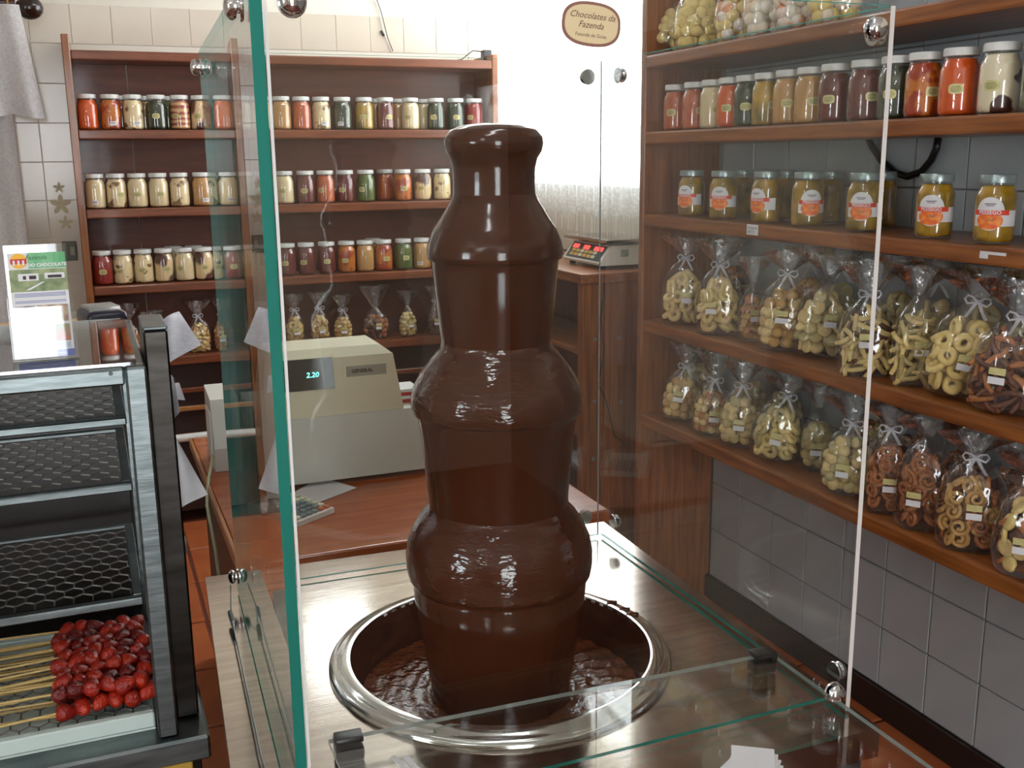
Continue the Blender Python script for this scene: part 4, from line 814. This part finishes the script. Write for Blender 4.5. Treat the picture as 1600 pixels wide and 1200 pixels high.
def fold(x0a, x1a, x0b, x1b, z0, z1, y, nf, amp, scallop=0):
    def fn(u, w):
        xa = x0a*(1-w)+x0b*w; xb = x1a*(1-w)+x1b*w; z = z0*(1-w)+z1*w
        if scallop: z += w*scallop*abs(math.sin(u*math.pi*nf*.8))
        return (xa*(1-u)+xb*u, y+amp*math.sin(u*nf*2*math.pi)*(.4+.6*w), z)
    return sheet(fn, 120, 24)
tag(put('lace_curtain', fold(-1.2, -.235, -1.2, -.225, 1.98, .5, 4.63, 9, .022), lace1, None, True), 'white lace curtain hanging left of the back shelf unit', 'curtain')
tag(put('lace_valance', fold(-1.2, -.165, -1.2, -.115, 2.135, 1.735, 4.538, 7, .030, -.02), lace1, None, True), 'short scalloped white lace valance below the dark curtain rod', 'curtain')
rw = tag(put('window_curtain', fold(3.03, 4.72, 3.03, 4.72, 2.66, 1.30, 0, 22, .012, .035), lace2, None, True), 'white lace curtain over the glaring rear window', 'curtain')
for v_ in rw.data.vertices: x, y, z = v_.co; v_.co = (1.865+y, x, z)
fr = []
for i in range(150):
    y = 3.04+i*.0111; fr.append(rod((1.865+.008*math.sin(i), y, 1.315+.02*abs(math.sin(i*.2))), (1.865+.008*math.sin(i), y+random.uniform(-.003, .003), 1.25), .0016, 4))
fo = put('fringe', fr, pbr('white_fringe', lin(226, 222, 214), .7), rw); fo['kind'] = 'stuff'
tag(put('rear_curtain_rod', rod((1.865, 3.02, 2.675), (1.865, 4.73, 2.675), .01), white), 'thin white rod carrying the rear window curtain', 'curtain rod')

# ================================================================= small things
sw = thing('wall_socket', 'grey-green wall socket plate left of the back shelf unit', 'socket', ony(109, 392, YB-.007))
put('plate', cbox(-.028, .028, -.008, 0, -.04, .04, .003), pbr('grey_green_plate', lin(92, 98, 84), .5), sw); put('rocker', cbox(.002, .02, -.011, -.0085, -.018, .018, .001), pbr('cream_rocker', lin(140, 140, 120), .4), sw)
fp = pbr('ochre_flower_print', lin(196, 172, 128), .4, 0, lin(178, 170, 140), 60)
for q_, (dz_, sc_) in enumerate(((0, 1), (-.075, .7), (.07, .55))):
    pp = ony(95, 320, YB-.0036)
    for a in range(5): put('tile_flower', moved(prism(oval(.021*sc_, .010*sc_, 14, 2), 'y', -.0006-.0003*a, 0), (pp.x+.022*sc_*math.cos(a*1.257+.3)+.012*(q_ == 1), pp.y, pp.z+dz_+.022*sc_*math.sin(a*1.257+.3)), Matrix.Rotation(-a*1.257-.3, 4, 'Y')), fp, wb)
tag(put('wall_wire', [tube([tuple(ony(x, y, YB-.012)) for x, y in ((575, -20), (592, 15), (598, 45), (612, 82))], .0022, 6)+(0,), tube([tuple(ony(x, y, YB-.014)) for x, y in ((582, -20), (596, 20), (606, 60), (614, 80))], .0018, 6)+(1,), rod(tuple(ony(595, 48, YB-.014)), tuple(ony(600, 56, YB-.014)), .005)+(1,)], [white, black], None, True), 'loose thin wires dangling on the tiles above the back shelf', 'wire')
p = ony(769, 72, 4.6); bxx = thing('small_black_box', 'small black box with a wire on top of the back shelf unit', 'box', (p.x-.03, 4.6, BZ[0]+.0015))
put('box', cbox(-.02, .02, -.02, .02, .001, .052, .003), black, bxx); put('wire', tube([(-.02, 0, .045), (-.06, .01, .05), (-.11, .02, .012), (-.15, .02, .004)], .0025, 6), black, bxx, True)
tag(put('wall_cable', tube([tuple(onx(x, y, 1.925)) for x, y in ((1352, 205), (1362, 228), (1378, 252), (1398, 270), (1418, 276), (1440, 268), (1455, 250), (1463, 232), (1466, 215))], .009, 10), black, None, True), 'thick black cable looping under the right wall\'s jar shelf', 'cable')
tg = thing('shelf_price_tag', 'white handwritten price tag on the peach shelf\'s edge', 'price tag', onx(1176, 359, RX-.001))
put('card', cbox(-.0012, 0, -.026, .026, -.014, .014, .0003), paper, tg)
M90 = Matrix.Rotation(-math.pi/2, 4, 'Z'); put('lettering', [moved(text('Pessego lata', .009, .3), (-.0018, 0, .005), M90), moved(text('R$ 7,5', .011, .3), (-.0018, .006, -.006), M90)], ink, tg)
tag(put('torn_tape', [moved(cbox(-.0008, 0, -.035, .03, -.003, .003, .0002), onx(1550, 396, RX-.001)), moved(cbox(-.0008, 0, -.01, .012, -.005, .004, .0002), onx(1538, 400, RX-.001))], paper), 'torn remains of white tape on the peach shelf edge', 'tape')
# ceiling fluorescent fittings
tube_m = emit('fluorescent_tube', (.95, .97, 1, 1), 21)
for i, (x, y, al) in enumerate(((1.2, 3.6, 1), (.35, 1.0, 1), (-1.9, -1.2, 1))):
    fx = thing('fluorescent_lamp', 'twin-tube fluorescent ceiling lamp, %s from the back wall' % ORD[i], 'ceiling lamp', (x, y, ZT-.0005), (0, 0, (.2, .75, 0)[i]), 'ceiling lamps')
    put('housing', cbox(-.62, .62, -.06, .06, -.05, 0, .006), white, fx)
    for s in (-.03, .03): put('tube', rod((-.59, s, -.068), (.59, s, -.068), .013, 12), tube_m, fx, 60)
